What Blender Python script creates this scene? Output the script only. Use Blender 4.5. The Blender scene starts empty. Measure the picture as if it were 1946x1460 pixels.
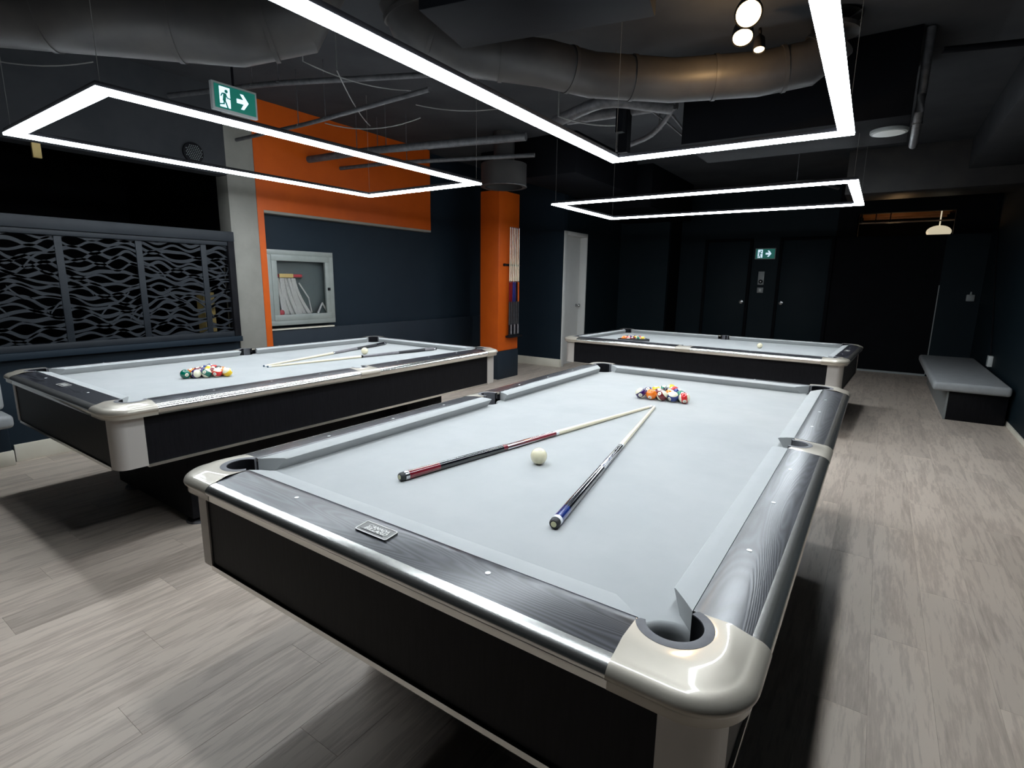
import bpy, bmesh, math, random
from mathutils import Vector, Matrix, Euler
random.seed(7)
PI = math.pi
R = math.radians
C = bpy.context.scene.collection
SC = bpy.context.scene

# ------------------------------------------------------------------ camera, world, exposure
cd = bpy.data.cameras.new('camera'); cam = bpy.data.objects.new('camera', cd); C.objects.link(cam)
cam.location = (0.8992, -2.138, 1.3712)
cam.rotation_euler = (1.3798, -0.0139, 0.6014)
cd.sensor_width = 36.0; cd.lens = 1011.06 / 1946 * 36.0; cd.clip_start = 0.05
SC.camera = cam
w = bpy.data.worlds.new('world'); SC.world = w; w.use_nodes = True
w.node_tree.nodes['Background'].inputs[0].default_value = (0.55, 0.65, 0.8, 1)
w.node_tree.nodes['Background'].inputs[1].default_value = 0.02
SC.view_settings.view_transform = 'Standard'; SC.view_settings.look = 'None'
SC.view_settings.exposure = 0.0; SC.view_settings.gamma = 1.0
SC.view_settings.use_curve_mapping = False
STRIP = 42.0          # radiance of the white light strips
STRIPCOL = (0.86, 0.94, 1.0, 1)

# ------------------------------------------------------------------ materials
def mat(name, col, rough=0.6, metal=0.0, spec=0.5, coat=0.0, emit=0.0, ecol=None):
    m = bpy.data.materials.new(name); m.use_nodes = True
    b = m.node_tree.nodes['Principled BSDF']
    b.inputs['Base Color'].default_value = (*col, 1)
    b.inputs['Roughness'].default_value = rough; b.inputs['Metallic'].default_value = metal
    b.inputs['Specular IOR Level'].default_value = spec
    b.inputs['Coat Weight'].default_value = coat
    if emit:
        b.inputs['Emission Color'].default_value = ecol or (*col, 1)
        b.inputs['Emission Strength'].default_value = emit
    return m
def N(m, t, **kw):
    n = m.node_tree.nodes.new(t)
    for k, v in kw.items():
        if k.startswith('_'): setattr(n, k[1:], v)
        else: n.inputs[k].default_value = v
    return n
def L(m, a, b): m.node_tree.links.new(a, b)
def bsdf(m): return m.node_tree.nodes['Principled BSDF']
def mapped(m, scale, coord='Object', rnd=False):
    tc = N(m, 'ShaderNodeTexCoord'); mp = N(m, 'ShaderNodeMapping'); mp.inputs['Scale'].default_value = scale
    if rnd:
        oi = N(m, 'ShaderNodeObjectInfo'); ge = N(m, 'ShaderNodeNewGeometry')
        ad = N(m, 'ShaderNodeMath', _operation='ADD'); L(m, oi.outputs['Random'], ad.inputs[0]); L(m, ge.outputs['Random Per Island'], ad.inputs[1])
        mu = N(m, 'ShaderNodeMath', _operation='MULTIPLY'); L(m, ad.outputs[0], mu.inputs[0]); mu.inputs[1].default_value = 37.0
        va = N(m, 'ShaderNodeVectorMath', _operation='ADD'); L(m, tc.outputs[coord], va.inputs[0]); L(m, mu.outputs[0], va.inputs[1])
        L(m, va.outputs[0], mp.inputs[0]); return mp.outputs[0], ad.outputs[0]
    L(m, tc.outputs[coord], mp.inputs[0]); return mp.outputs[0]
def noisy(m, c1, c2, scale=(8, 8, 8), detail=4, nscale=1.0, bump=0.0, lo=0.35, hi=0.65, dist=0.002):
    v = mapped(m, scale); n = N(m, 'ShaderNodeTexNoise', Scale=nscale, Detail=detail, Roughness=0.6); L(m, v, n.inputs['Vector'])
    r = N(m, 'ShaderNodeValToRGB'); r.color_ramp.elements[0].position = lo; r.color_ramp.elements[1].position = hi
    r.color_ramp.elements[0].color = (*c1, 1); r.color_ramp.elements[1].color = (*c2, 1)
    L(m, n.outputs['Fac'], r.inputs[0]); L(m, r.outputs[0], bsdf(m).inputs['Base Color'])
    if bump:
        b = N(m, 'ShaderNodeBump', Strength=bump, Distance=dist); L(m, n.outputs['Fac'], b.inputs['Height']); L(m, b.outputs[0], bsdf(m).inputs['Normal'])
    return m
def matn(name, c1, c2, rough=0.6, scale=(8, 8, 8), bump=0.0, metal=0.0, **kw):
    return noisy(mat(name, c1, rough, metal, **{k: v for k, v in kw.items() if k in ('spec', 'coat')}), c1, c2, scale, bump=bump,
                 **{k: v for k, v in kw.items() if k in ('lo', 'hi', 'detail', 'dist')})

def wood_black(name, scale):
    m = mat(name, (0.02, 0.02, 0.025), 0.30, spec=0.6, coat=0.22); bsdf(m).inputs['Coat Roughness'].default_value = 0.25
    v = mapped(m, scale)
    n = N(m, 'ShaderNodeTexNoise', Scale=1.0, Detail=1.5, Roughness=0.45, Distortion=0.3); L(m, v, n.inputs['Vector'])
    mu = N(m, 'ShaderNodeMath', _operation='MULTIPLY'); L(m, n.outputs['Fac'], mu.inputs[0]); mu.inputs[1].default_value = 40.0
    pp = N(m, 'ShaderNodeMath', _operation='PINGPONG'); L(m, mu.outputs[0], pp.inputs[0]); pp.inputs[1].default_value = 0.5
    v2 = mapped(m, tuple(s * 24 for s in scale)); n2 = N(m, 'ShaderNodeTexNoise', Scale=1.0, Detail=3); L(m, v2, n2.inputs['Vector'])
    mx = N(m, 'ShaderNodeMath', _operation='MULTIPLY_ADD'); L(m, n2.outputs['Fac'], mx.inputs[0]); mx.inputs[1].default_value = 0.35; L(m, pp.outputs[0], mx.inputs[2])
    r = N(m, 'ShaderNodeValToRGB'); r.color_ramp.elements[0].position = 0.2; r.color_ramp.elements[1].position = 0.62
    r.color_ramp.elements[0].color = (0.050, 0.052, 0.062, 1); r.color_ramp.elements[1].color = (0.007, 0.007, 0.010, 1)
    L(m, mx.outputs[0], r.inputs[0]); L(m, r.outputs[0], bsdf(m).inputs['Base Color'])
    b = N(m, 'ShaderNodeBump', Strength=0.22, Distance=0.0006); L(m, mx.outputs[0], b.inputs['Height']); L(m, b.outputs[0], bsdf(m).inputs['Normal'])
    b2 = N(m, 'ShaderNodeBump', Strength=0.12, Distance=0.0006); L(m, mx.outputs[0], b2.inputs['Height']); L(m, b2.outputs[0], bsdf(m).inputs['Coat Normal'])
    return m
def brushed(name, col, rough, scale, metal=1.0, strength=0.05):
    m = mat(name, col, rough, metal)
    v = mapped(m, scale); n = N(m, 'ShaderNodeTexNoise', Scale=1.0, Detail=2); L(m, v, n.inputs['Vector'])
    b = N(m, 'ShaderNodeBump', Strength=strength, Distance=0.0005); L(m, n.outputs['Fac'], b.inputs['Height']); L(m, b.outputs[0], bsdf(m).inputs['Normal'])
    mr = N(m, 'ShaderNodeMapRange'); mr.inputs['To Min'].default_value = rough * 0.8; mr.inputs['To Max'].default_value = rough * 1.25
    L(m, n.outputs['Fac'], mr.inputs[0]); L(m, mr.outputs[0], bsdf(m).inputs['Roughness'])
    return m

M = {}
M['cloth'] = matn('cloth_light_grey', (0.385, 0.397, 0.398), (0.41, 0.42, 0.42), 0.95, (6, 6, 6), spec=0.1)
M['wood_x'] = wood_black('black_oak_along_x', (0.9, 9, 9))
M['wood_y'] = wood_black('black_oak_along_y', (9, 0.9, 9))
M['alu_x'] = mat('polished_aluminium', (0.66, 0.65, 0.62), 0.24, 0.96)
M['alu_y'] = M['alu_x']
M['casting'] = brushed('satin_casting', (0.44, 0.40, 0.335), 0.42, (30, 30, 30), metal=0.35, strength=0.0)
bsdf(M['casting']).inputs['Coat Weight'].default_value = 0.7; bsdf(M['casting']).inputs['Coat Roughness'].default_value = 0.07
M['post'] = brushed('brushed_post', (0.50, 0.47, 0.44), 0.45, (250, 250, 3), metal=0.3, strength=0.1)
M['apron'] = matn('black_laminate', (0.003, 0.003, 0.0045), (0.006, 0.006, 0.008), 0.5, (120, 120, 12), bump=0.15, spec=0.35)
M['black'] = matn('matte_black', (0.006, 0.006, 0.008), (0.010, 0.010, 0.012), 0.7, (10, 10, 10), spec=0.3)
M['liner'] = matn('grey_rubber', (0.10, 0.10, 0.11), (0.13, 0.13, 0.14), 0.65, (30, 30, 30))
M['pocket'] = matn('pocket_leather', (0.02, 0.022, 0.024), (0.03, 0.032, 0.034), 0.6, (20, 20, 20))
M['white_inlay'] = mat('white_inlay', (0.85, 0.87, 0.86), 0.25)
M['plate'] = brushed('nickel_plate', (0.16, 0.158, 0.152), 0.5, (90, 90, 90), metal=0.2, strength=0.2)
M['plate_light'] = mat('nickel_raised', (0.52, 0.515, 0.49), 0.35, 0.3)
M['maple'] = matn('maple_shaft', (0.74, 0.66, 0.48), (0.80, 0.73, 0.56), 0.3, (2, 60, 60), coat=0.3)
M['gloss_black'] = mat('gloss_black', (0.006, 0.006, 0.009), 0.12, coat=1.0)
M['gloss_red'] = matn('gloss_dark_red', (0.10, 0.006, 0.012), (0.19, 0.01, 0.02), 0.14, (5, 40, 40), coat=1.0)
M['gloss_blue'] = matn('gloss_dark_blue', (0.008, 0.02, 0.12), (0.015, 0.04, 0.24), 0.14, (5, 40, 40), coat=1.0)
M['wrap_black'] = matn('linen_wrap', (0.012, 0.012, 0.015), (0.03, 0.03, 0.035), 0.55, (150, 10, 10), bump=0.3)
M['wrap_grey'] = matn('grey_sleeve', (0.14, 0.13, 0.14), (0.2, 0.19, 0.2), 0.35, (30, 30, 30), coat=0.5)
M['ring_white'] = mat('white_ring', (0.85, 0.86, 0.88), 0.2)
M['ring_metal'] = mat('metal_ring', (0.6, 0.6, 0.62), 0.2, 1.0)
M['bumper'] = mat('rubber_bumper', (0.02, 0.02, 0.022), 0.55)
M['bumper_disc'] = mat('cream_bumper_disc', (0.62, 0.60, 0.36), 0.4)
M['tip_blue'] = mat('chalked_tip', (0.06, 0.1, 0.14), 0.9)
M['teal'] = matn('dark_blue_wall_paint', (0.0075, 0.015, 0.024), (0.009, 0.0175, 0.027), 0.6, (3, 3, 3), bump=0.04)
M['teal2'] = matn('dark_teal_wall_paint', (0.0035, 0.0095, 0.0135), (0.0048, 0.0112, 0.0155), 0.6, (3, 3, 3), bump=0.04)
M['wainscot'] = matn('slate_wall_paint', (0.012, 0.019, 0.028), (0.014, 0.022, 0.032), 0.55, (3, 3, 3), bump=0.04)
M['orange'] = matn('orange_wall_paint', (0.48, 0.078, 0.005), (0.53, 0.090, 0.006), 0.45, (4, 4, 4), bump=0.05)
M['grey_wall'] = matn('warm_grey_wall_paint', (0.20, 0.193, 0.17), (0.23, 0.222, 0.197), 0.7, (5, 5, 5), bump=0.05)
M['ceil'] = matn('dark_ceiling', (0.030, 0.032, 0.036), (0.042, 0.044, 0.048), 0.85, (2, 2, 2), bump=0.1)
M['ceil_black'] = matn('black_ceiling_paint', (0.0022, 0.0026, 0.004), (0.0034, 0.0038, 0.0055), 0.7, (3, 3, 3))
M['ductgrey'] = matn('dark_painted_duct', (0.028, 0.027, 0.028), (0.042, 0.039, 0.037), 0.5, (4, 4, 4))
M['pipe'] = matn('painted_pipe', (0.05, 0.05, 0.055), (0.09, 0.09, 0.095), 0.45, (20, 20, 20))
M['wire'] = mat('pale_wire', (0.16, 0.16, 0.155), 0.5)
M['basebd'] = matn('cream_baseboard', (0.66, 0.62, 0.52), (0.72, 0.68, 0.58), 0.5, (5, 5, 5))
M['cabinet'] = matn('grey_white_enamel', (0.20, 0.218, 0.205), (0.235, 0.255, 0.24), 0.4, (5, 5, 5))
M['cabinet_in'] = mat('cabinet_inside', (0.12, 0.15, 0.15), 0.7)
M['hose'] = matn('white_canvas_hose', (0.60, 0.60, 0.58), (0.75, 0.75, 0.72), 0.8, (120, 120, 40), bump=0.3)
M['red'] = mat('red_enamel', (0.35, 0.04, 0.05), 0.4)
M['yellow'] = mat('yellow_label', (0.65, 0.48, 0.18), 0.5)
M['whitedoor'] = matn('white_door_paint', (0.62, 0.62, 0.60), (0.66, 0.66, 0.64), 0.45, (3, 3, 3))
M['vinyl'] = matn('grey_vinyl', (0.27, 0.28, 0.285), (0.31, 0.32, 0.325), 0.5, (12, 12, 12), bump=0.1)
M['lattice'] = matn('dark_lattice_paint', (0.009, 0.012, 0.017), (0.013, 0.017, 0.022), 0.55, (8, 8, 8))
M['greyplastic'] = mat('grey_plastic', (0.25, 0.27, 0.27), 0.45)
M['paleplastic'] = mat('pale_plastic', (0.55, 0.57, 0.55), 0.4)
M['knob'] = mat('satin_steel', (0.5, 0.5, 0.5), 0.25, 1.0)
M['strip'] = mat('light_strip_diffuser', (0.9, 0.95, 1.0), 0.4, emit=STRIP, ecol=STRIPCOL)
M['housing'] = mat('white_light_housing', (0.45, 0.46, 0.48), 0.4)
M['green_lit'] = mat('lit_green_panel', (0.0, 0.10, 0.07), 0.4, emit=0.5, ecol=(0.0, 0.125, 0.10, 1))
M['white_lit'] = mat('lit_white_pictogram', (0.7, 0.85, 0.95), 0.3, emit=0.85, ecol=(0.66, 0.84, 1.0, 1))
M['warm_lit'] = mat('warm_lamp_lens', (1, 0.8, 0.5), 0.3, emit=5.0, ecol=(1.0, 0.70, 0.36, 1))
M['warm_wood'] = matn('varnished_ceiling_wood', (0.20, 0.09, 0.03), (0.30, 0.15, 0.06), 0.4, (4, 30, 4))
M['globe'] = mat('lit_globe', (0.9, 0.85, 0.7), 0.4, emit=0.55, ecol=(1.0, 0.88, 0.62, 1))
M['glass'] = mat('clear_glass', (1, 1, 1), 0.03); bsdf(M['glass']).inputs['Transmission Weight'].default_value = 1.0
bsdf(M['glass']).inputs['IOR'].default_value = 1.05

for k_, s_ in (('apron', 0.15), ('black', 0.12), ('ceil_black', 0.08), ('ceil', 0.15), ('teal', 0.22), ('teal2', 0.15), ('lattice', 0.3), ('wainscot', 0.25), ('orange', 0.25), ('ductgrey', 0.35), ('pipe', 0.35)):
    bsdf(M[k_]).inputs['Specular IOR Level'].default_value = s_
def plank_mat():
    m = mat('grey_oak_vinyl', (0.3, 0.28, 0.26), 0.48, spec=0.35)
    v, rnd = mapped(m, (7, 0.8, 1), rnd=True)
    n = N(m, 'ShaderNodeTexNoise', Scale=1.6, Detail=5, Roughness=0.6, Distortion=0.8); L(m, v, n.inputs['Vector'])
    v2, _ = mapped(m, (60, 5.5, 1), rnd=True); n2 = N(m, 'ShaderNodeTexNoise', Scale=1.0, Detail=4, Roughness=0.65); L(m, v2, n2.inputs['Vector'])
    mu = N(m, 'ShaderNodeMath', _operation='MULTIPLY'); L(m, n.outputs['Fac'], mu.inputs[0]); mu.inputs[1].default_value = 9.0
    pp = N(m, 'ShaderNodeMath', _operation='PINGPONG'); L(m, mu.outputs[0], pp.inputs[0]); pp.inputs[1].default_value = 1.0
    a = N(m, 'ShaderNodeMath', _operation='MULTIPLY_ADD'); L(m, pp.outputs[0], a.inputs[0]); a.inputs[1].default_value = 0.10; L(m, n2.outputs['Fac'], a.inputs[2])
    a2 = N(m, 'ShaderNodeMath', _operation='MULTIPLY_ADD'); L(m, n.outputs['Fac'], a2.inputs[0]); a2.inputs[1].default_value = 0.8; L(m, a.outputs[0], a2.inputs[2])
    r = N(m, 'ShaderNodeValToRGB'); e = r.color_ramp.elements
    e[0].position = 0.62; e[0].color = (0.375, 0.308, 0.255, 1); e[1].position = 1.25; e[1].color = (0.57, 0.482, 0.405, 1)
    e.new(0.9).color = (0.49, 0.410, 0.345, 1)
    e[-1].position = 1.0
    L(m, a2.outputs[0], r.inputs[0])
    fr = N(m, 'ShaderNodeMath', _operation='FRACT'); L(m, rnd, fr.inputs[0])
    mr = N(m, 'ShaderNodeMapRange'); mr.inputs['To Min'].default_value = 0.86; mr.inputs['To Max'].default_value = 1.10; L(m, fr.outputs[0], mr.inputs[0])
    hv = N(m, 'ShaderNodeHueSaturation'); L(m, r.outputs[0], hv.inputs['Color']); L(m, mr.outputs[0], hv.inputs['Value'])
    L(m, hv.outputs[0], bsdf(m).inputs['Base Color'])
    b = N(m, 'ShaderNodeBump', Strength=0.15, Distance=0.001); L(m, a.outputs[0], b.inputs['Height']); L(m, b.outputs[0], bsdf(m).inputs['Normal'])
    return m
M['plank'] = plank_mat()

# ------------------------------------------------------------------ helpers
def obj(name, bm, m, parent=None, smooth=False, loc=None, recalc=True):
    if recalc: bmesh.ops.recalc_face_normals(bm, faces=bm.faces[:])
    me = bpy.data.meshes.new(name); bm.to_mesh(me); bm.free()
    if smooth:
        me.shade_smooth() if hasattr(me, 'shade_smooth') else None
        try: me.set_sharp_from_angle(angle=R(40))
        except Exception: pass
    me.materials.append(M[m] if isinstance(m, str) else m)
    o = bpy.data.objects.new(name, me); C.objects.link(o)
    if parent: o.parent = parent
    if loc: o.location = loc
    return o
def tag(o, label=None, cat=None, group=None, kind=None):
    if label: o['label'] = label
    if cat: o['category'] = cat
    if group: o['group'] = group
    if kind: o['kind'] = kind
    return o
def thing(name, label, cat, loc=(0, 0, 0), rot=(0, 0, 0), group=None):
    o = bpy.data.objects.new(name, None); C.objects.link(o); o.empty_display_size = 0.1
    o.location = loc; o.rotation_euler = rot
    return tag(o, label, cat, group)
def B(): return bmesh.new()
def bx(bm, x0, x1, y0, y1, z0, z1, bev=0.0, seg=2, mtx=None):
    vs = [bm.verts.new((x, y, z)) for x in (x0, x1) for y in (y0, y1) for z in (z0, z1)]
    f = [(0, 1, 3, 2), (4, 6, 7, 5), (0, 4, 5, 1), (2, 3, 7, 6), (0, 2, 6, 4), (1, 5, 7, 3)]
    fs = [bm.faces.new([vs[i] for i in q]) for q in f]
    out = vs
    if bev:
        es = list({e for fa in fs for e in fa.edges})
        r = bmesh.ops.bevel(bm, geom=es, offset=bev, segments=seg, affect='EDGES', profile=0.5)
        out = list({v for v in vs if v.is_valid} | set(r['verts']))
    if mtx is not None: bmesh.ops.transform(bm, matrix=mtx, verts=[v for v in out if v.is_valid])
    return out
def box(name, x0, x1, y0, y1, z0, z1, m, parent=None, bev=0.0):
    bm = B(); bx(bm, x0, x1, y0, y1, z0, z1, bev); return obj(name, bm, m, parent, smooth=bev > 0)
def lathe(bm, prof, axis='z', n=24, o=(0, 0, 0), caps=True):
    rings = []
    for (r, h) in prof:
        ring = []
        for i in range(n):
            a = 2 * PI * i / n; c, s = r * math.cos(a), r * math.sin(a)
            p = {'z': (c, s, h), 'x': (h, c, s), 'y': (s, h, c)}[axis]
            ring.append(bm.verts.new((p[0] + o[0], p[1] + o[1], p[2] + o[2])))
        rings.append(ring)
    for a, b in zip(rings, rings[1:]):
        for i in range(n): bm.faces.new((a[i], a[(i + 1) % n], b[(i + 1) % n], b[i]))
    if caps:
        if prof[0][0] > 1e-5: bm.faces.new(rings[0][::-1])
        if prof[-1][0] > 1e-5: bm.faces.new(rings[-1])
def tube(bm, pts, r, n=10):
    pts = [Vector(p) for p in pts]; rings = []; up = Vector((0, 0, 1))
    for i, p in enumerate(pts):
        d = (pts[min(i + 1, len(pts) - 1)] - pts[max(i - 1, 0)]).normalized()
        u = up if abs(d.dot(up)) < 0.95 else Vector((1, 0, 0))
        a = d.cross(u).normalized(); b = a.cross(d)
        rr = r[i] if isinstance(r, (list, tuple)) else r
        rings.append([bm.verts.new(p + a * rr * math.cos(2 * PI * k / n) + b * rr * math.sin(2 * PI * k / n)) for k in range(n)])
    for a, b in zip(rings, rings[1:]):
        for k in range(n): bm.faces.new((a[k], a[(k + 1) % n], b[(k + 1) % n], b[k]))
    bm.faces.new(rings[0][::-1]); bm.faces.new(rings[-1])
def bez(p0, p1, sag, n=10):
    p0, p1 = Vector(p0), Vector(p1)
    return [p0.lerp(p1, i / n) + Vector((0, 0, -sag * 4 * (i / n) * (1 - i / n))) for i in range(n + 1)]
def poly_prism(bm, pts, z0, z1, f=lambda x, y, z: (x, y, z)):
    a = [bm.verts.new(f(x, y, z0)) for x, y in pts]; b = [bm.verts.new(f(x, y, z1)) for x, y in pts]
    n = len(pts)
    bm.faces.new(a[::-1]); bm.faces.new(b)
    for i in range(n): bm.faces.new((a[i], a[(i + 1) % n], b[(i + 1) % n], b[i]))
def text_bm(s, size, bold=0.0, shear=0.0, depth=0.0, align='CENTER', sx=1.0):
    cu = bpy.data.curves.new('t', 'FONT'); cu.body = s; cu.size = size; cu.align_x = align; cu.align_y = 'CENTER'
    cu.offset = bold; cu.shear = shear; cu.extrude = depth; cu.resolution_u = 3
    o = bpy.data.objects.new('t', cu); C.objects.link(o)
    dg = bpy.context.evaluated_depsgraph_get(); dg.update()
    me = bpy.data.meshes.new_from_object(o.evaluated_get(dg))
    bm = B(); bm.from_mesh(me)
    for v in bm.verts: v.co.x *= sx
    bpy.data.objects.remove(o); bpy.data.curves.remove(cu); bpy.data.meshes.remove(me)
    return bm
def struct(name, *a, **k):
    o = box(name, *a, **k); o['kind'] = 'structure'; return o
def copy_tree(o, parent=None):
    c = o.copy(); C.objects.link(c)
    if parent: c.parent = parent
    for ch in o.children: copy_tree(ch, c)
    return c

# ------------------------------------------------------------------ room shell
XL, XR, YB, CZ = -4.25, 2.10, 8.30, 3.05
floor = struct('floor', -7.2, XR + 0.1, -5.2, YB + 0.1, -0.12, -0.006, 'black')
PW, PL = 0.182, 1.22
cands = []
i0 = int(math.floor((-4.6) / PW)); i1 = int(math.ceil(XR / PW))
def plank_vis(x, y):
    if y < -2.6: return 0
    d = math.hypot(x - 0.9, y + 2.1)
    return 1.0 / (0.5 + d)
for i in range(i0, i1):
    offy = ((i * 0.413) % 1.0) * PL
    xa, xb = i * PW - 0.07, (i + 1) * PW - 0.07
    xb = min(xb, XR - 0.01)
    if xb - xa < 0.03: continue
    y = -5.2 + offy - PL
    while y < YB:
        ya, yb = max(y, -5.1), min(y + PL, YB - 0.01)
        if yb - ya > 0.05: cands.append((xa, xb, ya, yb, plank_vis((xa + xb) / 2, (ya + yb) / 2)))
        y += PL
cands.sort(key=lambda c: -c[4])
cache = {}
def plank_mesh(wd, ln):
    k = (round(wd, 3), round(ln, 3))
    if k not in cache:
        bm = B(); g = 0.0002
        vs = bx(bm, -wd / 2 + g, wd / 2 - g, -ln / 2 + g, ln / 2 - g, -0.006, 0.0, bev=0.0005, seg=1)
        bmesh.ops.recalc_face_normals(bm, faces=bm.faces[:])
        me = bpy.data.meshes.new('plank'); bm.to_mesh(me); bm.free(); me.materials.append(M['plank']); cache[k] = me
    return cache[k]
for (xa, xb, ya, yb, v) in cands[:295]:
    o = bpy.data.objects.new('plank', plank_mesh(xb - xa, yb - ya)); C.objects.link(o); o.parent = floor
    o.location = ((xa + xb) / 2, (ya + yb) / 2, 0)
bm = B()
for (xa, xb, ya, yb, v) in cands[295:]:
    g = 0.0002; bx(bm, xa + g, xb - g, ya + g, yb - g, -0.006, 0.0)
tag(obj('plank_field', bm, 'plank', floor), kind='stuff')

struct('ceiling', -7.2, XR + 0.1, -5.2, YB + 3.0, CZ, CZ + 0.1, 'ceil')
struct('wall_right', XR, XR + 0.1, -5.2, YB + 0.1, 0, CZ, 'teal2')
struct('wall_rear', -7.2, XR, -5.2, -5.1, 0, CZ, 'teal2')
struct('baseboard_right', XR - 0.012, XR, -5.1, YB - 0.01, 0, 0.045, 'basebd')
# left wall with the hose cabinet: pillar, orange strip and header proud of a dark recessed wall
struct('wall_left', -4.45, -4.35, 1.0, 5.5, 0, CZ, 'teal')
struct('trim_1', -4.45, XL, 0.66, 0.935, 0, CZ, 'grey_wall', bev=0.004)
struct('trim_2', -4.35, XL + 0.002, 0.935, 1.0, 0, CZ, 'orange')
struct('trim_3', -4.35, XL + 0.002, 1.0, 3.40, 2.03, CZ, 'orange')
struct('painted_lit_edge', -4.35, XL + 0.004, 1.0, 3.40, 2.005, 2.03, 'grey_wall')  # grey strip paints the light along the header's bottom edge
struct('trim_5', -4.35, -4.30, 1.0, 5.4, 0, 0.83, 'wainscot', bev=0.004)
struct('trim_6', -4.35, -4.285, 0.985, 1.80, 0.83, 0.845, 'basebd')
# alcove wall facing the camera, then the wall with the white door
struct('wall_left', -4.35, -3.30, 5.40, 5.50, 0, CZ, 'teal')
struct('baseboard_left', -4.30, -3.29, 5.375, 5.40, 0, 0.13, 'basebd', bev=0.003)
struct('baseboard_left', -3.30, -3.282, 5.375, 5.41, 0, 0.13, 'basebd', bev=0.003)
struct('wall_left', -3.45, -3.30, 5.50, 7.6, 2.16, CZ, 'teal2')
struct('wall_left', -3.45, -3.30, 6.20, 7.6, 0, 2.16, 'teal2')
struct('wall_left', -3.60, -3.45, 5.50, 7.6, 0, CZ, 'teal2')
struct('wall_back', -3.45, -2.37, 7.60, 7.70, 0, CZ, 'teal2')
struct('wall_back', -2.47, -2.37, 7.70, YB, 0, CZ, 'ceil_black')
# back wall, with a transom opening at x 0.5..1.64, z 2.17..2.49
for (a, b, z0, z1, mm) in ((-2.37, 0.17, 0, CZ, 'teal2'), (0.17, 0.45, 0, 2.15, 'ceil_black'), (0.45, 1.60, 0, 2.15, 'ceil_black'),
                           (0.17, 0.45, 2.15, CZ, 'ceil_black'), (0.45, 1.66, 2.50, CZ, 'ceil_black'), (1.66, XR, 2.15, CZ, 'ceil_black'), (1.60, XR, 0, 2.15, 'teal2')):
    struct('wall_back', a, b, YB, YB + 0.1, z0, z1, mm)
struct('baseboard_back', 0.17, 1.60, YB - 0.012, YB, 0, 0.03, 'greyplastic')
# black room behind the lattice
struct('wall_left', -7.2, -7.1, -5.1, 5.5, 0, CZ, 'ceil_black')
struct('wall_left', -7.1, -4.45, 0.9, 1.0, 0, CZ, 'ceil_black')
struct('wall_left', XL - 0.15, XL, -5.1, 0.66, 2.30, CZ, 'ceil')
struct('wall_left', XL - 0.20, XL - 0.02, -5.1, 0.66, 0.0, 0.76, 'teal')
struct('baseboard_left', XL - 0.02, XL + 0.0, -1.1, 0.66, 0.0, 0.13, 'basebd', bev=0.003)

# ------------------------------------------------------------------ doors
d1 = struct('door_1', -3.45, -3.41, 5.50, 6.17, 0.0, 2.10, 'whitedoor', bev=0.003)
for (y0, y1, z0, z1) in ((5.405, 5.50, 0, 2.16), (6.17, 6.20, 0, 2.16), (5.50, 6.17, 2.10, 2.16)):
    box('door_frame', -3.45, -3.285, y0, y1, z0, z1, 'whitedoor', d1, bev=0.003)
bm = B(); lathe(bm, [(0.028, -3.41), (0.028, -3.403), (0.011, -3.40), (0.011, -3.375), (0.026, -3.365), (0.030, -3.35), (0.024, -3.338), (0.0, -3.336)], 'x', 20, (0, 6.09, 0.98))
obj('door_knob', bm, 'knob', d1, True)
def dark_door(nm, x0, x1, kx):
    d = struct(nm, x0, x1, YB - 0.03, YB, 0.01, 2.12, 'teal2', bev=0.003)
    for (a, b, z0, z1) in ((x0 - 0.05, x0, 0, 2.17), (x1, x1 + 0.05, 0, 2.17), (x0, x1, 2.12, 2.17)):
        box('door_frame', a, b, YB - 0.05, YB, z0, z1, 'ceil_black', d, bev=0.003)
    bm = B(); lathe(bm, [(0.03, YB - 0.03), (0.03, YB - 0.037), (0.012, YB - 0.04), (0.012, YB - 0.06), (0.028, YB - 0.07), (0.028, YB - 0.09), (0.0, YB - 0.098)], 'y', 18, (kx, 0, 1.06))
    obj('door_knob', bm, 'knob', d, True)
dark_door('door_2', -1.85, -1.13, -1.19)
dark_door('door_3', -0.60, 0.12, -0.54)

# ------------------------------------------------------------------ orange column with its cue rack
col = thing('column', 'square orange pillar with dark grey base and cue rack, left of centre', 'column', (-3.59, 4.09, 0))
def cbox(name, *a, **k):
    bm = B(); bx(bm, *a[:6], k.get('bev', 0.0)); o = obj(name, bm, a[6], col, smooth=True); return o
cbox('column_shaft', -0.16, 0.16, -0.24, 0.25, 0.40, 2.56, 'orange', bev=0.012)
cbox('column_base', -0.165, 0.168, -0.245, 0.255, 0.0, 0.40, 'wainscot', bev=0.008)
cbox('column_head', -0.155, 0.155, -0.235, 0.245, 2.56, CZ, 'ceil_black', bev=0.008)

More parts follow.
